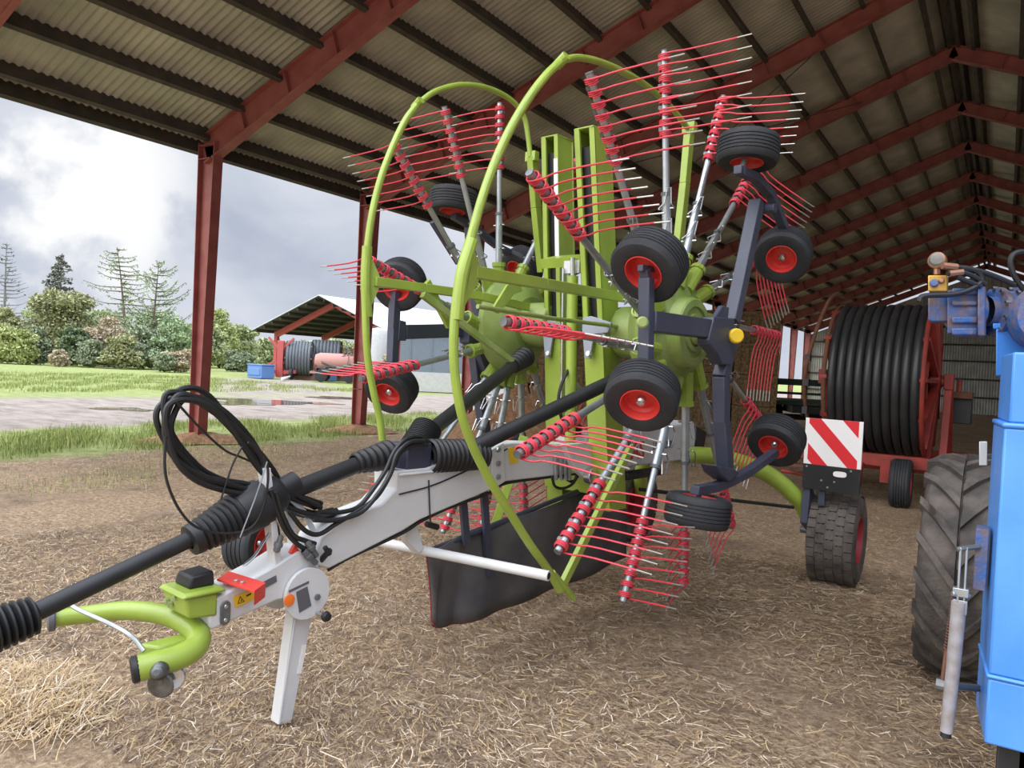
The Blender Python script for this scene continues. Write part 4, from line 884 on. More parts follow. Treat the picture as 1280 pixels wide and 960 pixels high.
b = MB(); g0 = P_(1171, 343, 3.01); b.tube([g0, P_(1171, 334, 3.01)], .012, M['brass'], 8); b.lathe([(0, -.016), (.03, -.016), (.033, -.01), (.033, .014), (.028, .018), (0, .018)], P_(1172, 326, 3.01), (-.25, -1, .1), M['brass'], 24); gg = b.build('pressure_gauge', pump)
b = MB(); b.lathe([(.027, .0185), (.02, .021), (0, .022)], P_(1172, 326, 3.01), (-.25, -1, .1), M['glass'], 24); b.build('dial_glass', gg)
for pts in ([(1180, 332), (1196, 334), (1212, 336), (1224, 342), (1226, 352), (1212, 362), (1190, 368), (1165, 369), (1152, 371), (1149, 377)], [(1184, 342), (1200, 340), (1216, 345), (1232, 355)], [(1196, 346), (1210, 352), (1226, 358)], [(1292, 376), (1278, 360), (1268, 345), (1263, 328), (1268, 317), (1282, 315), (1300, 322)], [(1200, 335), (1225, 339), (1250, 348), (1268, 356)]):
    b = MB(); b.tube(smooth_path([P_(x, y, 2.95 if i < 30 else 3) for i, (x, y) in enumerate(pts)], 5), .0105, M['hose'], 8); b.build('hydraulic_hose', pump)
b = MB()
for (x0, y0_, x1, y1) in ((1178, 332, 1196, 334), (1186, 342, 1203, 340)): b.tube([P_(x0, y0_, 2.95), P_(x1, y1, 2.95)], .014, M['brass'], 8)
b.build('hose_fitting', pump)
b = MB(); blockpx(b, 1224, 552, 1234, 582, 3.3, .02, M['white_pl']); b.beam(P_(1229, 570, 3.32), P_(1245, 570, 3.32), .02, .02, M['steel_dk']); b.build('side_plate', pump, bevel=.003)
# parking lever on the near corner
b = MB(); dl = 2.72
b.tube([P_(1199, 752, dl), P_(1191, 840, dl), P_(1183, 915, dl)], [.025, .023, .021], M['lever'], 14); b.tube([P_(1183, 913, dl), P_(1182, 921, dl)], .018, M['plastic'], 12)
lv = b.build('parking_lever', pump)
b = MB()
for dx in (-4, 4): b.beam(P_(1205+dx, 684, dl), P_(1201+dx, 752, dl), .008, .022, M['steel'], up=(0, 1, 0))
b.box(P_(1201, 740, dl), (.05, .035, .03), M['steel']); b.box(P_(1200, 758, dl), (.045, .03, .05), M['steel']); b.tube([P_(1196, 687, dl), P_(1224, 683, dl)], .010, M['steel_dk'], 8); b.box(P_(1226, 700, dl)+Vector((.0, .05, 0)), (.04, .10, .22), M['blue_worn'])
b.tube([P_(1190, 742, dl), P_(1212, 745, dl)], .01, M['steel'], 8); b.build('lever_link', lv, bevel=.002)
b = MB(); S0, S1 = P_(1193, 745, dl+.03), P_(1184, 812, dl+.03); HX = []
for i in range(110):
    t = i/109; an = t*2*PI*18; HX.append(S0.lerp(S1, t)+Vector((math.cos(an)*.010, math.sin(an)*.010, 0)))
b.tube(HX, .003, M['rust'], 5); b.tube([S1, P_(1178, 856, dl+.03)], .009, M['rust'], 8); b.lathe([(.02, -.02), (.02, .02), (0, .02)], P_(1178, 856, dl+.03), (1, 0, 0), M['steel_dk'], 10); b.tube([P_(1178, 856, dl+.03), P_(1222, 860, dl+.1)], .014, M['steel_dk'], 8); b.build('return_spring', lv)
# big tractor-type tyre of the machine
tc = Vector((-.165, 5.12, .64)); PW = tyre_mesh(.60, .37, 1, 44, 'rubber_dusty').build('tractor_tyre', pump, smooth=40)
PW.matrix_local = axis_mtx(tc-Vector((.45, 3.2, 0)), (1, 0, 0))
b = MB()
for k in range(18):
    for s in (1, -1):
        a0 = 2*PI*(k+(.5 if s > 0 else 0))/18; pts = []
        prs = []
        for t in (0, .33, .66, 1):
            an = a0-.40*t; z = s*(.005+.19*t); r_ = .595-.05*(t**3); prs.append((an, z, r_))
        for i in range(3):
            A_, B_ = prs[i], prs[i+1]; w_ = .042
            def c_(q, da, r_): return Vector((math.cos(q[0]+da)*r_, math.sin(q[0]+da)*r_, q[1]))
            b.hexa([c_(A_, -w_*1.2, A_[2]-.03), c_(A_, w_*1.2, A_[2]-.03), c_(B_, w_*1.2, B_[2]-.03), c_(B_, -w_*1.2, B_[2]-.03), c_(A_, -w_, A_[2]+.04), c_(A_, w_, A_[2]+.04), c_(B_, w_, B_[2]+.04), c_(B_, -w_, B_[2]+.04)], M['rubber_dusty'])
b.build('tread', PW); rim_mesh(.60, .37, 'blue_worn').build('rim', PW)
b = MB(); b.tube([tc-Vector((.45, 3.2, 0)), tc-Vector((-.8, 3.2, 0))], .06, M['plastic'], 10); b.box((.15, 1.1, .75), (.5, 2.0, .2), M['plastic']); b.build('axle', pump)
# ---- flatbed trailer at the back
tp = at(1000, 503, 24.0); tr = empty('flatbed_trailer', (tp.x, tp.y, 0), math.atan2(CR.y, CR.x)-.15); tag(tr, 'dark flatbed trailer with green end rail standing in front of the end wall', 'trailer')
b = MB(); b.box((.1, .8, .97), (2.7, 4.0, .12), M['green_dk']); b.build('bed', tr, bevel=.01)
b = MB(); b.box((.1, -.2, 1.60), (2.3, .07, .20), M['green_dk']); b.box((.1, -.2, 1.25), (2.3, .05, .08), M['green_dk'])
for x in (-1.0, .1, 1.2): b.box((x, -.2, 1.3), (.08, .08, .7), M['green_dk'])
b.build('end_rail', tr)
b = MB(); b.box((.1, 1.0, .78), (1.1, 4.2, .22), M['plastic']); b.box((.6, -.3, .70), (1.2, .3, .3), M['plastic']); b.beam((-.6, .3, .45), (1.2, .3, .45), .10, .10, M['plastic']); b.build('chassis', tr)
TW = make_wheel('trailer_wheel', .45, .28, 3, parent=tr); TW.matrix_local = axis_mtx((-.65, .3, .45), (1, 0, 0))
for x, y in ((1.2, .3), (-.65, 2.2), (1.2, 2.2)): link_copy(TW, tr, axis_mtx((x, y, .45), (1, 0, 0)))
b = MB(); b.beam((-.65, 2.2, .45), (1.2, 2.2, .45), .1, .1, M['plastic']); b.build('wheel_axle', tr)
# ---- stack of big old bales
def bale_mesh():
    n = 7; V = []; b = MB()
    b.box((0, 0, .44), (1.2, 2.3, .88), M['bale'])
    return b
bm0 = MB(); seg = (10, 18, 8); lx, ly, lz = 1.18, 2.3, .87
def facegrid(o, u, v, nu, nv):
    vs = [Vector(o)+Vector(u)*(i/nu)+Vector(v)*(j/nv) for j in range(nv+1) for i in range(nu+1)]
    out = []
    for q in vs:
        k = Vector((math.sin(q.x*17+q.z*9)*.5+math.sin(q.y*13+q.z*21), math.sin(q.x*19+q.z*13), math.sin(q.y*15+q.x*11)))*.012
        out.append(q+k)
    bm0.add(out, [(j*(nu+1)+i, j*(nu+1)+i+1, (j+1)*(nu+1)+i+1, (j+1)*(nu+1)+i) for j in range(nv) for i in range(nu)], M['bale'])
x0, y0, z0_ = -lx/2, -ly/2, 0
facegrid((x0, y0, 0), (lx, 0, 0), (0, 0, lz), 10, 8); facegrid((x0, -y0, 0), (lx, 0, 0), (0, 0, lz), 10, 8); facegrid((x0, y0, 0), (0, ly, 0), (0, 0, lz), 16, 8); facegrid((-x0, y0, 0), (0, ly, 0), (0, 0, lz), 16, 8); facegrid((x0, y0, lz), (lx, 0, 0), (0, ly, 0), 10, 16); facegrid((x0, y0, 0), (lx, 0, 0), (0, ly, 0), 10, 16)
BALE = bm0.build('straw_bale', None, smooth=40)
tb = MB()
for x in (-.42, -.21, 0, .21, .42): tb.tube([(x, y0-.012, .01), (x, y0-.012, lz+.012), (x, -y0+.012, lz+.012), (x, -y0+.012, .01)], .006, M['twine'], 4)
tb.build('twine', BALE)
cols = ['leftmost', 'second from left', 'third from left', 'third from right', 'second from right', 'rightmost']; rows_ = ['bottom', 'second', 'third', 'top']
kk = 0
for i in range(6):
    for j in range(4):
        o = BALE if kk == 0 else link_copy(BALE)
        q = Vector((-6.25, 22.6, 0))+Vector((math.cos(.33), math.sin(.33), 0))*(1.21*(i-5)+random.uniform(-.01, .01))+Vector((-math.sin(.33), math.cos(.33), 0))*random.uniform(-.06, .06); o.location = (q.x, q.y, .885*j); o.rotation_euler = (0, 0, .33+random.uniform(-.008, .008))
        tag(o, 'old straw bale, %s layer, %s of its layer, behind the rake' % (rows_[j], cols[i]), 'bale', 'stacked bales behind the rake'); kk += 1
# ---- brown heap left of the bales
hc = gnd(655, 562); b = MB(); n1, n2 = 20, 48; vs = []
for i in range(n1+1):
    for k in range(n2):
        r_ = i/n1; an = 2*PI*k/n2; rr = r_*(2.1+.25*math.sin(3*an)+.12*math.sin(7*an+1)); z = 1.28*(1-r_**1.5)**1.1 if r_ < 1 else 0
        z += (math.sin(rr*9+an*5)*.05+math.sin(an*13+rr*17)*.04+random.uniform(-.03, .03))*(1-r_)
        vs.append((rr*math.cos(an)*1.05, rr*math.sin(an)*.9, max(z, 0)-.02))
b.add(vs, [(i*n2+k, i*n2+(k+1) % n2, (i+1)*n2+(k+1) % n2, (i+1)*n2+k) for i in range(n1) for k in range(n2)], M['heap']); o = b.build('heap', None, smooth=80); o.location = (hc.x, hc.y, 0); tag(o, 'brown heap of old bedding seen through the rake', 'heap')
# small soil mounds at the feet of the two nearest posts
for i, (y, lab) in enumerate(((8.7, 'low crumbly soil mound around the foot of the nearest red post'), (12.9, 'low crumbly soil mound around the foot of the red post behind the far tyre'))):
    b = MB(); n1, n2 = 8, 30; vs = []
    for a_ in range(n1+1):
        for k in range(n2):
            r_ = a_/n1; an = 2*PI*k/n2; rr = r_*(.9+.2*math.sin(2*an+i)+.1*math.sin(5*an)); z = .16*(1-r_**1.6)+random.uniform(-.03, .03)*(1-r_); vs.append((rr*math.cos(an)*.7, rr*math.sin(an)*1.1, z-.02))
    b.add(vs, [(a_*n2+k, a_*n2+(k+1) % n2, (a_+1)*n2+(k+1) % n2, (a_+1)*n2+k) for a_ in range(n1) for k in range(n2)], M['heap']); o = b.build('soil_mound', None, smooth=80); o.location = (XE+.15, y, 0); tag(o, lab, 'mound')
# ================================================================ OUTSIDE
# ---- far open shed, parallel to the barn
SY = 39.0
eL, ap, eR = onY(314, 414, SY), onY(398, 370, SY), onY(484, 416, SY)
sx0, sxa = eL.x, ap.x; sz0, sza = eL.z, ap.z; sx1 = 2*sxa-sx0; slen = 17.0
shed = empty('open_shed', (sxa, SY, 0)); tag(shed, 'open-sided pole shed with grey pitched roof across the yard', 'shed')
hwS = sxa-sx0
for s in (-1, 1):
    b = MB(); e = Vector((s*hwS, 0, sz0)); t = Vector((0, 0, sza)); d = Vector((0, slen, 0)); th = Vector((0, 0, .10))
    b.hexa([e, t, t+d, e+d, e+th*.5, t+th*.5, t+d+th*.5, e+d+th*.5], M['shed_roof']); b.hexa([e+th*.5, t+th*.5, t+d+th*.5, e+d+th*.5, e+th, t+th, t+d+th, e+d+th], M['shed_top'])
    o = b.build('roof_slope', shed)
    for k in range(8):
        f = (k+.5)/8; p0 = e.lerp(t, f)-Vector((0, 0, .12)); b = MB(); b.beam(p0+Vector((0, .1, 0)), p0+d, .10, .2, M['purlin']); b.build('purlin', shed)
for i in range(4):
    y = 1.7+i*5.0
    for s in (-1, 1):
        x = s*(hwS-1.0); zt_ = sza-(sza-sz0)*(hwS-1.0)/hwS-.25
        b = MB(); b.box((x, y, zt_/2), (.35, .25, zt_), M['far_red']); b.build('post', shed)
        b = MB(); b.beam((x, y, zt_-.25), (0, y, sza-.45), .2, .45, M['far_red'], up=(0, 0, 1)); b.build('rafter', shed)
# things under and beside that shed
def small_reel(name, px, py, d, r_, ln, rz, label, hm):
    c = at(px, py, d); e = empty(name, (c.x, c.y, 0), rz); tag(e, label, 'hose reel'); zc_ = r_+.25; b = MB(); prof = [(r_*.3, -ln/2)]; n = 8
    for i in range(n):
        cc = -ln/2+ln*(i+.5)/n
        for k in range(5): t = PI*k/4; prof.append((r_-.06+.09*math.sin(t), cc-ln/n/2*math.cos(t)))
    b.lathe(prof+[(r_*.3, ln/2)], (0, 0, zc_), (1, 0, 0), M[hm], 36); b.build('wound_hose', e)
    for s in (1, -1):
        b = MB()
        for rr in (.35, .55, .75, .95): b.tube([(s*ln/2*1.04, r_*rr*math.cos(t), zc_+r_*rr*math.sin(t)) for t in np.linspace(0, 2*PI, 28, endpoint=False)], .05, M['plastic'], 5, closed=True)
        for k in range(8): t = PI*k/4; b.beam((s*ln/2*1.05, 0, zc_), (s*ln/2*1.05, r_*math.cos(t), zc_+r_*math.sin(t)), .08, .06, M['far_pink'], up=(1, 0, 0))
        b.build('flange', e)
    b = MB(); b.box((0, 0, .16), (ln*1.3, .2, .32), M['far_pink']); b.beam((ln*.6, 0, .2), (ln*.6, 0, zc_), .1, .14, M['far_pink'], up=(0, 1, 0)); b.beam((-ln*.6, 0, .2), (-ln*.6, 0, zc_), .1, .14, M['far_pink'], up=(0, 1, 0)); b.build('frame', e)
small_reel('hose_reel', 374, 463, 55, 1.25, 1.7, .75, 'smaller grey hose reel under the far shed, next to the red upright implement', 'far_grey')
small_reel('hose_reel', 408, 463, 57, 1.35, 2.0, .75, 'pale grey hose reel under the far shed, just left of the second barn post', 'far_grey')
c = at(350, 466, 54); im = empty('red_implement', (c.x, c.y, 0), .6); tag(im, 'upright bright red farm implement beside the reel in the far shed', 'implement')
b = MB(); b.box((0, 0, 1.4), (.45, .4, 2.6), M['far_red']); b.build('mast', im, bevel=.03)
for s in (-1, 1):
    b = MB(); b.beam((0, 0, .45), (s*1.1, .1, .55), .25, .25, M['far_red']); b.beam((s*.2, 0, 2.2), (s*.9, 0, 2.9), .14, .14, M['far_red']); b.beam((s*.1, 0, 1.2), (s*.9, .0, 1.0), .16, .16, M['far_red']); b.build('folded_arm', im)
    b = MB(); b.lathe([(0, -.1), (.4, -.1), (.4, .1), (0, .1)], (s*.8, 0, .4), (1, 0, 0), M['rubber'], 18); b.build('wheel', im)
c = at(326, 466, 53); o = MB(); 
b = MB(); b.box((0, 0, .45), (1.5, 1.1, .9), M['far_blue']); b.box((0, 0, .93), (1.6, 1.2, .08), M['far_blue']); b.box((0, -.57, .45), (1.2, .06, .5), M['far_blue']); o = b.build('crate', None, bevel=.03); o.location = (c.x, c.y, 0); tag(o, 'blue crate at the left foot of the far shed', 'crate')
c = at(345, 468, 50); b = MB(); b.box((0, 0, .4), (1.2, .9, .8), M['far_blue']); b.box((0, 0, .82), (1.3, 1.0, .06), M['far_blue']); o = b.build('crate', None, bevel=.03); o.location = (c.x-.6, c.y+5, 0); tag(o, 'second blue crate between the shed post and the red implement', 'crate')
c = at(422, 466, 52); tk = empty('tank_trailer', (c.x, c.y, 0), .65); tag(tk, 'faded red tank trailer with tangled hoses in front of the far shed', 'trailer')
b = MB(); b.lathe([(0, -1.6), (.5, -1.5), (.62, -1.2), (.62, 1.2), (.5, 1.5), (0, 1.6)], (0, 0, 1.35), (1, 0, 0), M['far_pink'], 24); b.build('tank', tk)
b = MB(); b.box((0, 0, .62), (3.6, .9, .15), M['far_pink'])
for x in (-1.4, 0, 1.4): b.box((x, 0, .95), (.12, 1.0, .5), M['rust'])
b.build('chassis', tk)
for x in (-1.0, .9):
    for y in (-.6, .6): b = MB(); b.lathe([(0, -.14), (.25, -.14), (.42, -.12), (.42, .12), (.25, .14), (0, .14)], (x, y, .42), (0, 1, 0), M['rubber'], 20); b.build('wheel', tk)
b = MB()
for k in range(14):
    t = k*.45; b.tube(smooth_path([(random.uniform(-1.5, 1.8), -.5+random.uniform(-.3, .3), random.uniform(.7, 1.4)) for _ in range(3)]+[(random.uniform(.3, 1.6), random.uniform(-.5, .3), random.uniform(1.8, 2.9))], 3), .035, M['far_grey'] if k % 2 else M['rust'], 5)
b.build('hose_tangle', tk)
for (x0, y0_, x1, y1, lab) in ((352, 474, 410, 470, 'long pale pole lying on the grass below the reels of the far shed'), (352, 476, 388, 469, 'shorter pale pole on the grass left of the long one')):
    p0, p1 = gnd(x0, y0_), gnd(x1, y1); p0 = p0+(p1-p0)*0; b = MB(); d = (p1-p0); d = d.normalized()*min(d.length, 6); b.tube([p0+Vector((0, 0, .08)), p0+d+Vector((0, 0, .25))], .07, M['white_pl'], 6); tag(b.build('pole'), lab, 'pole')
# ---- grey farm building and silo behind the second post
gc0, gc1 = gnd(497, 488), gnd(640, 488); fb = empty('farm_building', gc0); tag(fb, 'grey clad farm building with pale concrete base beyond the grass', 'building')
d = (gc1-gc0); L_ = 9.5; v0 = Vector((gc0.x, gc0.y, 0)).normalized(); u = Vector((v0.y, -v0.x, 0)); n_ = v0
def bb(z0_, z1_, off, x0, x1, dep, m, name):
    b = MB(); P = lambda x, y, z: u*x+n_*y+Vector((0, 0, z))
    b.hexa([P(x0, off, z0_), P(x1, off, z0_), P(x1, dep, z0_), P(x0, dep, z0_), P(x0, off, z1_), P(x1, off, z1_), P(x1, dep, z1_), P(x0, dep, z1_)], m); return b.build(name, fb)
dd = (gc0-CO).dot(CF); hz = lambda y: 0
bb(0, 1.1, -.05, 0, L_, 6, M['concrete'], 'concrete_base'); bb(1.1, 3.3, 0, 0.05, L_, 5.9, M['blockwall'], 'wall'); bb(3.3, 3.45, -.15, -.1, L_, 6.1, M['shed_roof'], 'roof_edge')
for k in range(int(L_/1.2)): bb(1.1, 3.3, -.03, .6+k*1.2, .66+k*1.2, 0, M['blockwall'], 'seam')
c = at(470, 466, 50); b = MB(); b.lathe([(1.1, 0), (1.1, 3.2), (.9, 3.6), (0, 3.8)], (0, 0, 0), (0, 0, 1), M['concrete'], 24); b.lathe([(1.14, 1.4), (1.14, 1.55)], (0, 0, 0), (0, 0, 1), M['far_pink'], 24); o = b.build('storage_tank'); o.location = (c.x, c.y, 0); tag(o, 'pale upright storage tank right of the far shed', 'tank')
# ---- puddles on the track
WAT = mat('puddle_water', (120, 106, 92), 0.04, spec=0.6)
for i, (px, py, a_, b_, lab) in enumerate(((338, 501, 3.4, .55, 'largest brown puddle on the gravel track, right of the nearest post'), (290, 503, 1.8, .35, 'small puddle beside the nearest red post'), (430, 497, 2.6, .4, 'narrow puddle on the track near the second post'), (155, 510, 1.3, .22, 'wet muddy puddle on the track left of the nearest post'), (215, 478, 1.6, .3, 'small far puddle where the tracks meet'))):
    c = gnd(px, py); u_ = Vector((CR.x, CR.y, 0)).normalized(); v_ = Vector((-u_.y, u_.x, 0)); P = []
    for k in range(40):
        t = 2*PI*k/40; r_ = 1+.22*math.sin(3*t+i)+.14*math.sin(5*t+2*i)+.08*math.sin(9*t); P.append(c+u_*math.cos(t)*a_*r_*.6+v_*math.sin(t)*b_*r_*2.2+Vector((0, 0, -.030-c.z)))
    b = MB(); b.prism(P, (0, 0, .006), WAT); tag(b.build('puddle'), lab, 'puddle')
# ---- trees
def leaf_mats(name, c1, c2, c3): return [mat(name+s, c, .9, spec=.15) for s, c in (('_light', c1), ('_mid', c2), ('_dark', c3))]
LM = {'olive': leaf_mats('olive_leaves', (184, 182, 136), (160, 162, 122), (136, 142, 108)), 'light': leaf_mats('spring_leaves', (190, 196, 134), (170, 178, 120), (148, 158, 108)), 'fir': leaf_mats('fir_needles', (150, 152, 140), (130, 134, 124), (112, 116, 108)), 'larch': leaf_mats('larch_needles', (176, 190, 146), (152, 170, 132), (130, 148, 120)),  # leaf colours paled to stand in for haze over the hedge
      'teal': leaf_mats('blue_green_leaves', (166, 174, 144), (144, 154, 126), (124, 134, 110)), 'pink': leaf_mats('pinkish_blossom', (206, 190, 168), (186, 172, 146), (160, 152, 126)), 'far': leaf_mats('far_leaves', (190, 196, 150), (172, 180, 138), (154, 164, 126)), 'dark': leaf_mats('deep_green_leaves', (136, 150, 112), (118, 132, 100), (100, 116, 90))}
def leaves(parent, pts, size, mats, name='foliage', flat=.6):
    pts = np.asarray(pts, float); n = len(pts)
    a = rng.standard_normal((n, 3)); a /= np.linalg.norm(a, axis=1)[:, None]; bq = np.cross(a, rng.standard_normal((n, 3))); bq /= np.linalg.norm(bq, axis=1)[:, None]
    s = size*(.6+.8*rng.random(n))[:, None]; a *= s; bq *= s*flat
    V = np.stack([pts-a, pts-bq, pts+a, pts+bq], 1).reshape(-1, 3); F = np.arange(4*n).reshape(n, 4)
    o = mesh_np(name, V, F, mats, rng.integers(0, 3, n), parent); o['kind'] = 'stuff'; return o
def blob_pts(c, r, n, shell=.45):
    d = rng.standard_normal((n, 3)); d /= np.linalg.norm(d, axis=1)[:, None]; k = (shell+(1-shell)*rng.random(n)**.6)[:, None]
    return np.asarray(c)+d*k*np.asarray(r)
def bush(px, ybase, ytop, wpx, d, kind, label, name='tree', n=2600, cat='tree', blobs=7, trunk=True, group=None):
    c = at(px, ybase, d); c.z = 0; s = d/FPX; Hh = (ybase-ytop)*s+ (0); Wd = wpx*s
    e = empty(name, c, random.uniform(0, 6)); tag(e, label, cat, group)
    P = []
    n = int(n*2.6); blobs = int(blobs*3)
    for k in range(blobs):
        an = random.uniform(0, 2*PI); z = Hh*random.uniform(.12, .92); rr = Wd*.46*math.sqrt(random.random())*math.sqrt(max(.08, 1-(z/Hh)**2)); sc = random.uniform(.12, .24)
        P.append(blob_pts((rr*math.cos(an), rr*math.sin(an), z), (Wd*sc, Wd*sc, Hh*random.uniform(.08, .15)), n//blobs, .2))
    P.append(blob_pts((0, 0, Hh*.4), (Wd*.40, Wd*.40, Hh*.42), n//3, .3))
    P = np.concatenate(P); P = P[P[:, 2] > .05]
    leaves(e, P, d*.0019, LM[kind])
    if trunk:
        b = MB(); b.tube([(0, 0, -.1), (.05, 0, Hh*.3), (0, .1, Hh*.75)], [.02*Hh, .016*Hh, .006*Hh], M['bark'], 8)
        for k in range(6): an = random.uniform(0, 6.3); z = Hh*random.uniform(.2, .5); b.tube([(0, 0, z), (math.cos(an)*Wd*.2, math.sin(an)*Wd*.2, z+Hh*.16), (math.cos(an)*Wd*.34, math.sin(an)*Wd*.34, z+Hh*.34)], [.009*Hh, .006*Hh, .002*Hh], M['bark'], 5)
        b.build('trunk', e)
    return e
def conifer(px, ybase, ytop, wpx, d, kind, label, lean=0, bare=0.0, droop=.25, tiers=22, dens=26, up_=0.1, name='tree', skip=.15, irregular=.4, barkm='bark', size=None, pw=.8, per=4):
    c = at(px, ybase, d); c.z = 0; s = d/FPX; Hh = (ybase-ytop)*s; Wd = wpx*s/2
    e = empty(name, c); tag(e, label, 'tree'); b = MB()
    tr_ = [Vector((lean*s*(z**1.6), 0, Hh*z)) for z in (0, .25, .5, .75, 1)]
    tr_ = [Vector((q.x*CR.x, q.x*CR.y, q.z)) for q in tr_]
    b.tube(tr_, [.018*Hh, .014*Hh, .010*Hh, .006*Hh, .002*Hh], M[barkm], 8); b.build('trunk', e); P = []
    br = MB()
    for k in range(tiers):
        f = skip+(1-skip)*(k+.5)/tiers; i = min(int(f*4), 3); o = tr_[i].lerp(tr_[i+1], f*4-i)
        for j in range(per):
            an = random.uniform(0, 2*PI); ln = Wd*(1-f)**pw*random.uniform(1-irregular, 1.12)+.15
            dv = Vector((math.cos(an), math.sin(an), 0)); tip = o+dv*ln+Vector((0, 0, ln*(up_+.0))); mid = o+dv*ln*.55+Vector((0, 0, -ln*droop*.35+ln*up_*.3)); tip.z += -ln*droop*.2
            path = smooth_path([o, mid, tip], 4); br.tube(path, [max(.022, .0055*Hh*(1-q/len(path))) for q in range(len(path))], M[barkm], 4)
            m_ = int(dens*ln/Wd*(1-bare))+1
            for q in range(m_):
                t = random.random()**.7; qi = min(int(t*(len(path)-1)), len(path)-2); p_ = path[qi].lerp(path[qi+1], t*(len(path)-1)-qi)
                P.append(p_+Vector((random.gauss(0, .05)*ln*.5, random.gauss(0, .05)*ln*.5, random.gauss(-.08, .07)*1.2)))
    br.build('branches', e)
    if P: leaves(e, P, size or max(.09, d*.0019), LM[kind], 'needles', .45)
    return e
conifer(3, 460, 316, 95, 76, 'fir', 'bare grey conifer at the far left edge', bare=.97, tiers=26, droop=.1, up_=.25, barkm='bark_grey', dens=10)
conifer(72, 458, 324, 92, 74, 'fir', 'grey-green fir rising above the bushes at left', tiers=24, dens=60, irregular=.3, droop=.3, skip=.3, size=.19)
conifer(157, 458, 311, 150, 70, 'larch', 'tall sparse larch with drooping branches left of the nearest post', lean=-16, tiers=22, dens=64, droop=.12, up_=.16, irregular=.7, skip=.22, size=.10, pw=.5, per=3)
conifer(188, 460, 326, 120, 66, 'larch', 'greener sparse larch with raised branches next to the nearest post', lean=6, tiers=22, dens=74, droop=.15, up_=.45, irregular=.65, size=.10, pw=.5, per=3)
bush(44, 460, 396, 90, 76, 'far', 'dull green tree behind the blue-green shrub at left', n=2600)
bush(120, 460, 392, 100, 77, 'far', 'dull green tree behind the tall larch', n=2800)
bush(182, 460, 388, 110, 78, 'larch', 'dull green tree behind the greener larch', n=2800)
bush(76, 458, 365, 86, 70, 'olive', 'broad olive-green tree below the grey fir', n=5200, blobs=10)
bush(14, 460, 392, 60, 66, 'olive', 'brownish tree behind the hedge at the left edge', n=3000)
bush(8, 462, 412, 60, 60, 'light', 'pale spring-green shrub at the left edge of the hedge', 'shrub', 2600, 'shrub', trunk=False)
bush(30, 462, 420, 34, 59, 'light', 'yellow-green shrub second from the left edge', 'shrub', 1800, 'shrub', trunk=False)
bush(48, 461, 414, 36, 61, 'teal', 'blue-green shrub left of the dark bush', 'shrub', 2200, 'shrub', trunk=False)
bush(92, 461, 412, 46, 62, 'dark', 'dark evergreen bush below the olive tree', 'shrub', 2600, 'shrub', trunk=False)
bush(72, 462, 440, 26, 58, 'pink', 'low pinkish shrub in front of the hedge', 'shrub', 900, 'shrub', trunk=False)
bush(112, 462, 424, 38, 60, 'teal', 'pale blue-green shrub under the tall larch', 'shrub', 2000, 'shrub', trunk=False)
bush(136, 460, 392, 64, 65, 'pink', 'pinkish-brown budding tree under the tall larch', n=3400)
bush(150, 462, 420, 46, 60, 'olive', 'olive shrub between the two larches', 'shrub', 2200, 'shrub', trunk=False)
bush(178, 461, 408, 60, 63, 'teal', 'grey-green bush below the greener larch', 'shrub', 3000, 'shrub', trunk=False)
bush(206, 461, 398, 70, 64, 'larch', 'mid-green tree just left of the nearest post', n=3600)
bush(222, 462, 432, 44, 58, 'pink', 'brownish shrub at the foot of the hedge by the nearest post', 'shrub', 1600, 'shrub', trunk=False)
bush(205, 463, 440, 30, 57, 'teal', 'low grey-green shrub in front of the hedge by the nearest post', 'shrub', 1300, 'shrub', trunk=False)
bush(274, 462, 386, 58, 82, 'light', 'light spring-green tree right of the nearest post', n=3400)
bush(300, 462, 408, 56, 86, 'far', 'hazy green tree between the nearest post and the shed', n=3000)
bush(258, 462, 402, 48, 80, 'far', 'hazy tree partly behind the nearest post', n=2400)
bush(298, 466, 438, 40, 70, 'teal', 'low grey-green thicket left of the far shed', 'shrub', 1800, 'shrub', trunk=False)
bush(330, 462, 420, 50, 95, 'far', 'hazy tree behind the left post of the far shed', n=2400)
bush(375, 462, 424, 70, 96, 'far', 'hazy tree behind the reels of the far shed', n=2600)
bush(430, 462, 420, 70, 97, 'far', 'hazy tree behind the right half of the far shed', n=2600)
bush(487, 470, 424, 26, 48, 'pink', 'dry pale shrub left of the grey farm building', 'shrub', 1300, 'shrub', trunk=False)
for i, (px, yt, w_) in enumerate(((-60, 400, 120), (-25, 408, 90), (228, 412, 70), (520, 428, 80), (600, 420, 90))):
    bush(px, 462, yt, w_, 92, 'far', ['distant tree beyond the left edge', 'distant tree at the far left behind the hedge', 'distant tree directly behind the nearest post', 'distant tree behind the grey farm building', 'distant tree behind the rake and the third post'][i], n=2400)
# ---- grass, weeds and loose straw (nobody could count them)
def blades(name, pts, h, w, mats, label, cat, lean=.5):
    pts = np.asarray(pts); n = len(pts); an = rng.random(n)*2*PI; hh = h*(.5+rng.random(n)); dx = np.cos(an); dy = np.sin(an); la = rng.random(n)*2*PI; ll = lean*hh*rng.random(n)
    w = np.asarray(w)*np.ones(n)
    A = pts+np.stack([dx*w, dy*w, 0*w], -1); B = pts-np.stack([dx*w, dy*w, 0*w], -1); Cc = pts+np.stack([np.cos(la)*ll-dx*w*.2, np.sin(la)*ll-dy*w*.2, hh], -1); Dd = pts+np.stack([np.cos(la)*ll+dx*w*.2, np.sin(la)*ll+dy*w*.2, hh], -1)
    V = np.stack([A, B, Cc, Dd], 1).reshape(-1, 3); F = np.arange(4*n).reshape(n, 4)
    o = mesh_np(name, V, F, mats, rng.integers(0, len(mats), n)); return tag(o, label, cat, kind='stuff')
GR = [mat('grass_'+k, c, .85, spec=.2) for k, c in (('pale', (180, 184, 122)), ('mid', (146, 160, 94)), ('deep', (114, 132, 74)))]
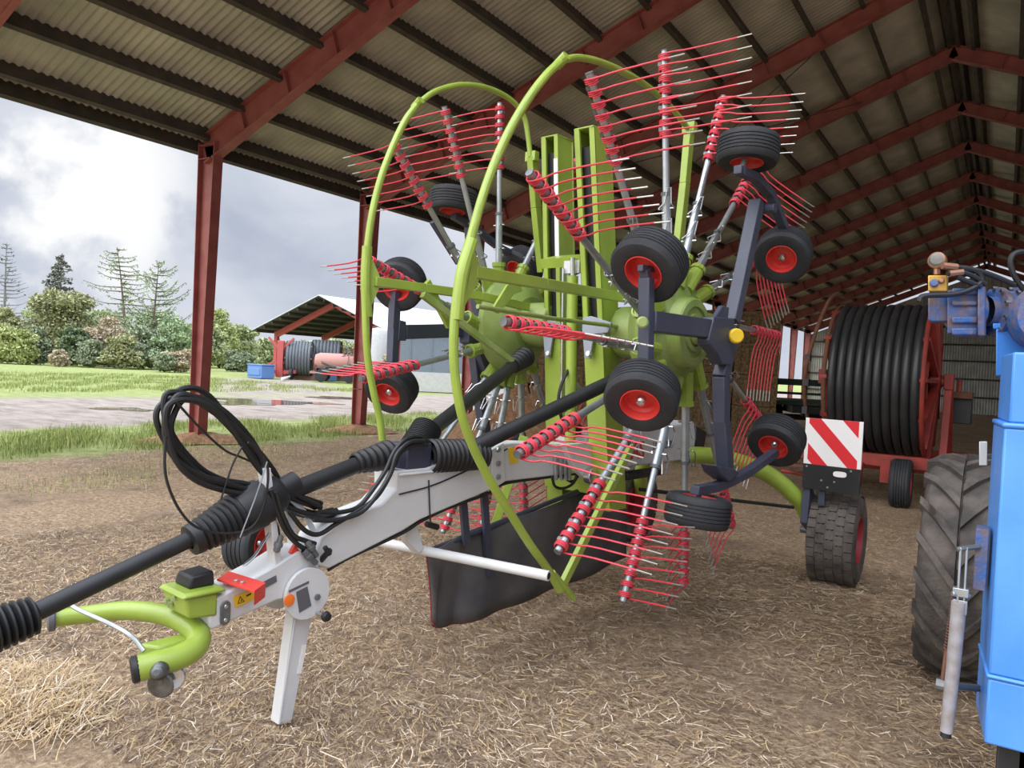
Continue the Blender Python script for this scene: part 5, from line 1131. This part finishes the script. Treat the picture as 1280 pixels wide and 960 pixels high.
def clump(x0, x1, y0, y1, n, dens=1.0):
    P = np.stack([rng.uniform(x0, x1, n*3), rng.uniform(y0, y1, n*3)], -1)
    f = np.sin(P[:, 0]*1.7+P[:, 1]*.9)+np.sin(P[:, 0]*.6-P[:, 1]*1.3)+np.sin(P[:, 1]*2.9+P[:, 0]*2.2)+rng.standard_normal(len(P))*.8
    P = P[f > .1][:n]; return np.concatenate([P, np.full((len(P), 1), -.035)], 1)
blades('grass', clump(-16.0, -11.9, 3, 34, 46000), .10, .005, GR, 'strip of rough grass between the barn posts and the track', 'grass')
blades('grass', clump(-46, -28, 4, 30, 26000), .12, .012, GR, 'rough meadow grass beyond the gravel track', 'grass')
blades('grass', clump(-11.6, -8.6, 4, 12, 4500), .07, .004, GR, 'thin weeds growing through the dirt inside the barn edge', 'weeds')
SM = [mat('straw_'+k, c, .7, spec=.3) for k, c in (('pale', (218, 202, 178)), ('gold', (194, 168, 128)), ('tan', (170, 146, 118)), ('grey', (144, 126, 108)), ('brown', (106, 88, 74)))]
def straw(name, P, ln, w, label, cat, tilt=.12, pal=None, curve=.25, zlift=.012):
    n = len(P); an = rng.random(n)*2*PI; k_ = rng.random(n) < .55; an = np.where(k_, -.35+.5*np.sin(P[:, 0]*.9+P[:, 1]*.6)+.45*rng.standard_normal(n), an); L_ = ln*(.35+1.1*rng.random(n)**1.6); ww = w*(.5+rng.random(n)); cu = curve*rng.standard_normal(n)*L_; ti = tilt*rng.standard_normal(n)
    K = 4; V = []
    for k in range(K):
        t = k/(K-1)-.5; off = cu*(t*t*4-.3)*.35
        cx = P[:, 0]+np.cos(an)*L_*t-np.sin(an)*off; cy = P[:, 1]+np.sin(an)*L_*t+np.cos(an)*off; cz = np.maximum(P[:, 2]+zlift+ti*L_*t+.25*np.abs(cu)*(.25-t*t), .004)
        nx, ny = -np.sin(an)*ww/2, np.cos(an)*ww/2
        V += [np.stack([cx+nx, cy+ny, cz], -1), np.stack([cx-nx, cy-ny, cz+ww*.25], -1)]
    V = np.stack(V, 1).reshape(-1, 3); base = np.arange(n)[:, None, None]*(2*K); q = np.array([[2*k, 2*k+1, 2*k+3, 2*k+2] for k in range(K-1)])
    F = (base+q[None]).reshape(-1, 4); mi = np.repeat(rng.choice(len(SM), n, p=pal or [.16, .2, .26, .22, .16]), K-1)
    return tag(mesh_np(name, V, F, SM, mi), label, cat, kind='stuff')
def scatter(n, x0, x1, y0, y1, thr, sc):
    P = np.stack([rng.uniform(x0, x1, n*2), rng.uniform(y0, y1, n*2), np.zeros(n*2)], -1)
    f = np.sin(P[:, 0]*sc+1.3*np.sin(P[:, 1]*sc*.8))+np.sin(P[:, 1]*sc*1.3+1.1*np.sin(P[:, 0]*sc*1.2+2))+rng.standard_normal(n*2)*.7
    return P[f > thr][:n]
pts = np.concatenate([scatter(135000, -7.0, 1.6, 1.7, 7.0, -1.5, 2.1), scatter(130000, -11.5, 1.8, 5.0, 16, -1.5, 1.6)])
pts[:, 2] = np.abs(rng.standard_normal(len(pts)))*.008+.006
straw('loose_straw', pts, .078, .0032, 'loose straw strewn over the barn floor', 'straw', curve=.13)
c = gnd(32, 882); P = np.stack([c.x+rng.standard_normal(7000)*.19, c.y+rng.standard_normal(7000)*.12, np.abs(rng.standard_normal(7000))*.03+.01], -1)
straw('straw_clump', P, .11, .003, 'golden clump of fresh straw on the floor at the lower left', 'straw', tilt=.3, pal=[.22, .6, .16, .02, 0])
